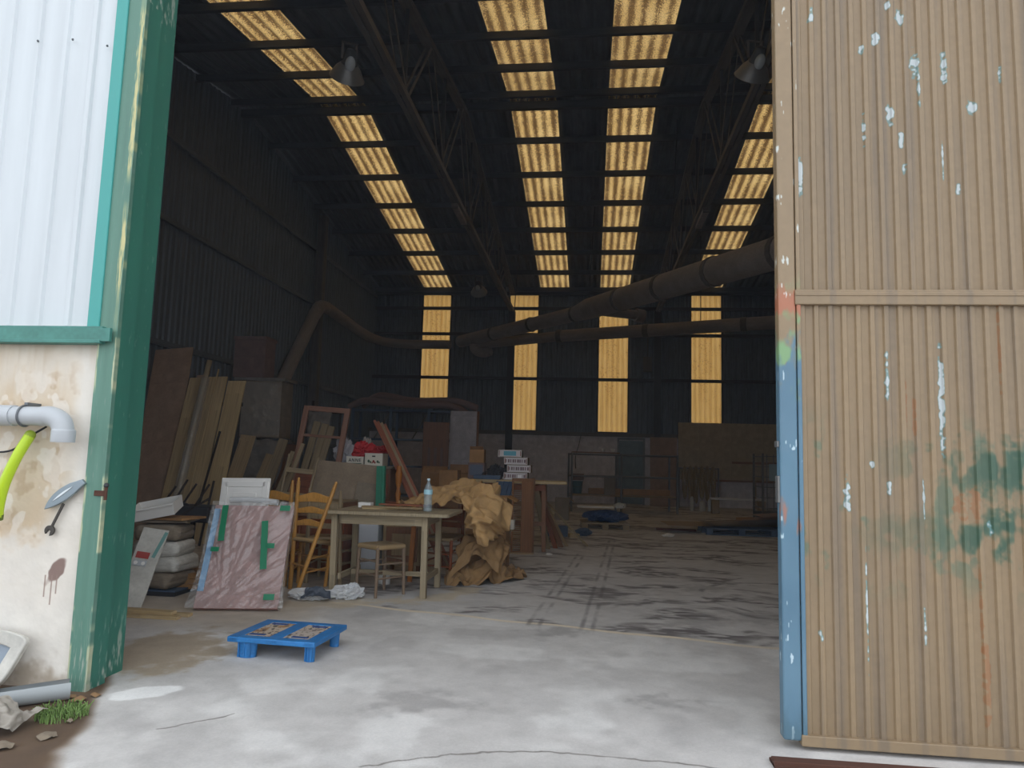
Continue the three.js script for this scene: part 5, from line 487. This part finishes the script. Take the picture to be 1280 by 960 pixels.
{ const t = thing('coat_rail', 'steel rail on posts holding the rope coils before the back wall', 'rail', [3.38, 0, -22.85]); part('rail', rod([-0.6, 1.24, 0], [0.6, 1.24, 0], 0.02), M.galv, t); for (const x of [-0.6, 0.6]) part('post', rod([x, 0, 0], [x, 1.26, 0], 0.025), M.galv, t); }
for (const [i, x, h, r] of [[0, 3.0, 0.42, 0.06], [1, 3.3, 0.3, 0.09], [2, 3.5, 0.36, 0.05]]) solo('paint_tin', ['tall pale container on the floor below the rope coils', 'wide white paint tin on the floor below the rope coils', 'slim grey container on the floor below the rope coils'][i], 'container', lathe([[0, 0], [r, 0], [r, h * 0.85], [r * 0.6, h * 0.93], [r * 0.4, h], [0, h]], 16).translate(x, 0, -21.6), i === 2 ? M.greyPlastic : M.whiteDirty);
board('white_pipe', 'long white plastic pipe lying before the hardboard sheet', 'pipe', [3.35, 0.42, -20.6], [5.0, 0.4, -20.9], 0.06, 0.06, M.white, [0, 1, 0], undefined, 0.028); for (const x of [3.5, 4.8]) solo('trestle_block', x < 4 ? 'wooden block holding the free end of the white pipe' : 'wooden block under the white pipe near the wire cage', 'block', bx(0.2, 0.37, 0.2, x, 0.186, -20.72 - (x > 4 ? 0.14 : -0.09), 0.005), M.tan);
{ const t = thing('wire_cage', 'galvanised wire cage container with a pale label near the door leaf', 'cage', [4.95, 0, -19.2]); for (const x of [-0.6, 0.6]) for (const z of [-0.5, 0.5]) part('corner_post', bx(0.05, 1.68, 0.05, x, 0.84, z), M.steel, t); for (let k = 0; k < 6; k++) part('wire', bx(1.2, 0.02, 0.02, 0, 0.3 + k * 0.26, 0.5), M.galv, t); for (let k = 0; k < 7; k++) part('wire', bx(0.02, 1.4, 0.02, -0.5 + k * 0.165, 0.95, 0.5), M.galv, t); for (let k = 0; k < 6; k++) part('wire', bx(0.02, 0.02, 1.0, -0.6, 0.3 + k * 0.26, 0), M.galv, t); part('label_plate', bx(0.3, 0.42, 0.01, -0.3, 1.2, 0.52), std(0x8fa3a8, 0.6), t); part('base', bx(1.25, 0.14, 1.05, 0, 0.1, 0), M.darkSteel, t); }
woodPallet('blue_wooden_pallet', 'dark blue pallet under the loose board sheets', 2.9, -14.7, 1.35, 1.0, M.darkBlue, 0.03); woodPallet('blue_wooden_pallet', 'second dark blue pallet under the far end of the loose sheets', 4.3, -14.9, 1.3, 1.0, M.darkBlue, -0.04);
[[2.7, 0.15, -14.9, 2.4, 1.1, 0.06, 0.005, M.tan, 'widest tan board sheet overhanging the blue pallet end'], [3.5, 0.19, -15.0, 2.2, 1.0, -0.12, 0.03, M.mdf, 'tan board sheet lying skewed on the widest one'], [3.3, 0.24, -14.8, 2.0, 0.9, 0.2, 0.05, M.cardGrey, 'grey cardboard sheet twisted on the tan sheets'], [3.8, 0.31, -14.9, 1.7, 0.9, -0.2, 0.06, M.card, 'tilted brown sheet on top of the loose sheet stack'], [4.1, 0.4, -15.0, 1.5, 0.8, 0.1, 0.07, M.brownBoard, 'topmost warped brown sheet of the loose sheet stack']].forEach(([x, y, z, w, d, a, r, m, l]) => { const o = solo('board_sheet', l, 'sheet', patch([[[-w / 2, 0.0, -d / 2], [0, 0.01, -d / 2], [w / 2, 0.03, -d / 2]], [[-w / 2, 0.0, 0], [0, 0.0, 0], [w / 2, 0.02, 0]], [[-w / 2, 0.0, d / 2], [0, 0.01, d / 2], [w / 2, 0.03, d / 2]]], 12, 8), m, 'loose board sheets on the blue pallets'); m.side = THREE.DoubleSide; o.position.set(x, y, z); o.rotation.set(0, a, r); });
{ const o = solo('red_plank', 'dark red plank lying on the floor before the loose board sheets', 'plank', bx(0.8, 0.03, 0.16, 0, 0.016, 0, 0.004), std(0x6e3630, 0.8, { map: texWood })); o.position.set(1.75, 0, -14.9); o.rotation.y = -0.08; } solo('white_rag', 'small white rag on the open floor before the blue pallets', 'rag', blob(0.13, 0.06, 0.08, 0.35, 4, 141, 3).translate(1.45, 0, -13.5), M.white); solo('paper_scrap', 'white paper scrap on the floor at the foot of the louvred shutter', 'scrap', blob(0.05, 0.03, 0.04, 0.35, 4, 151, 2).translate(-0.55, 0, -10.2), M.white);
renderer.render(scene, camera);
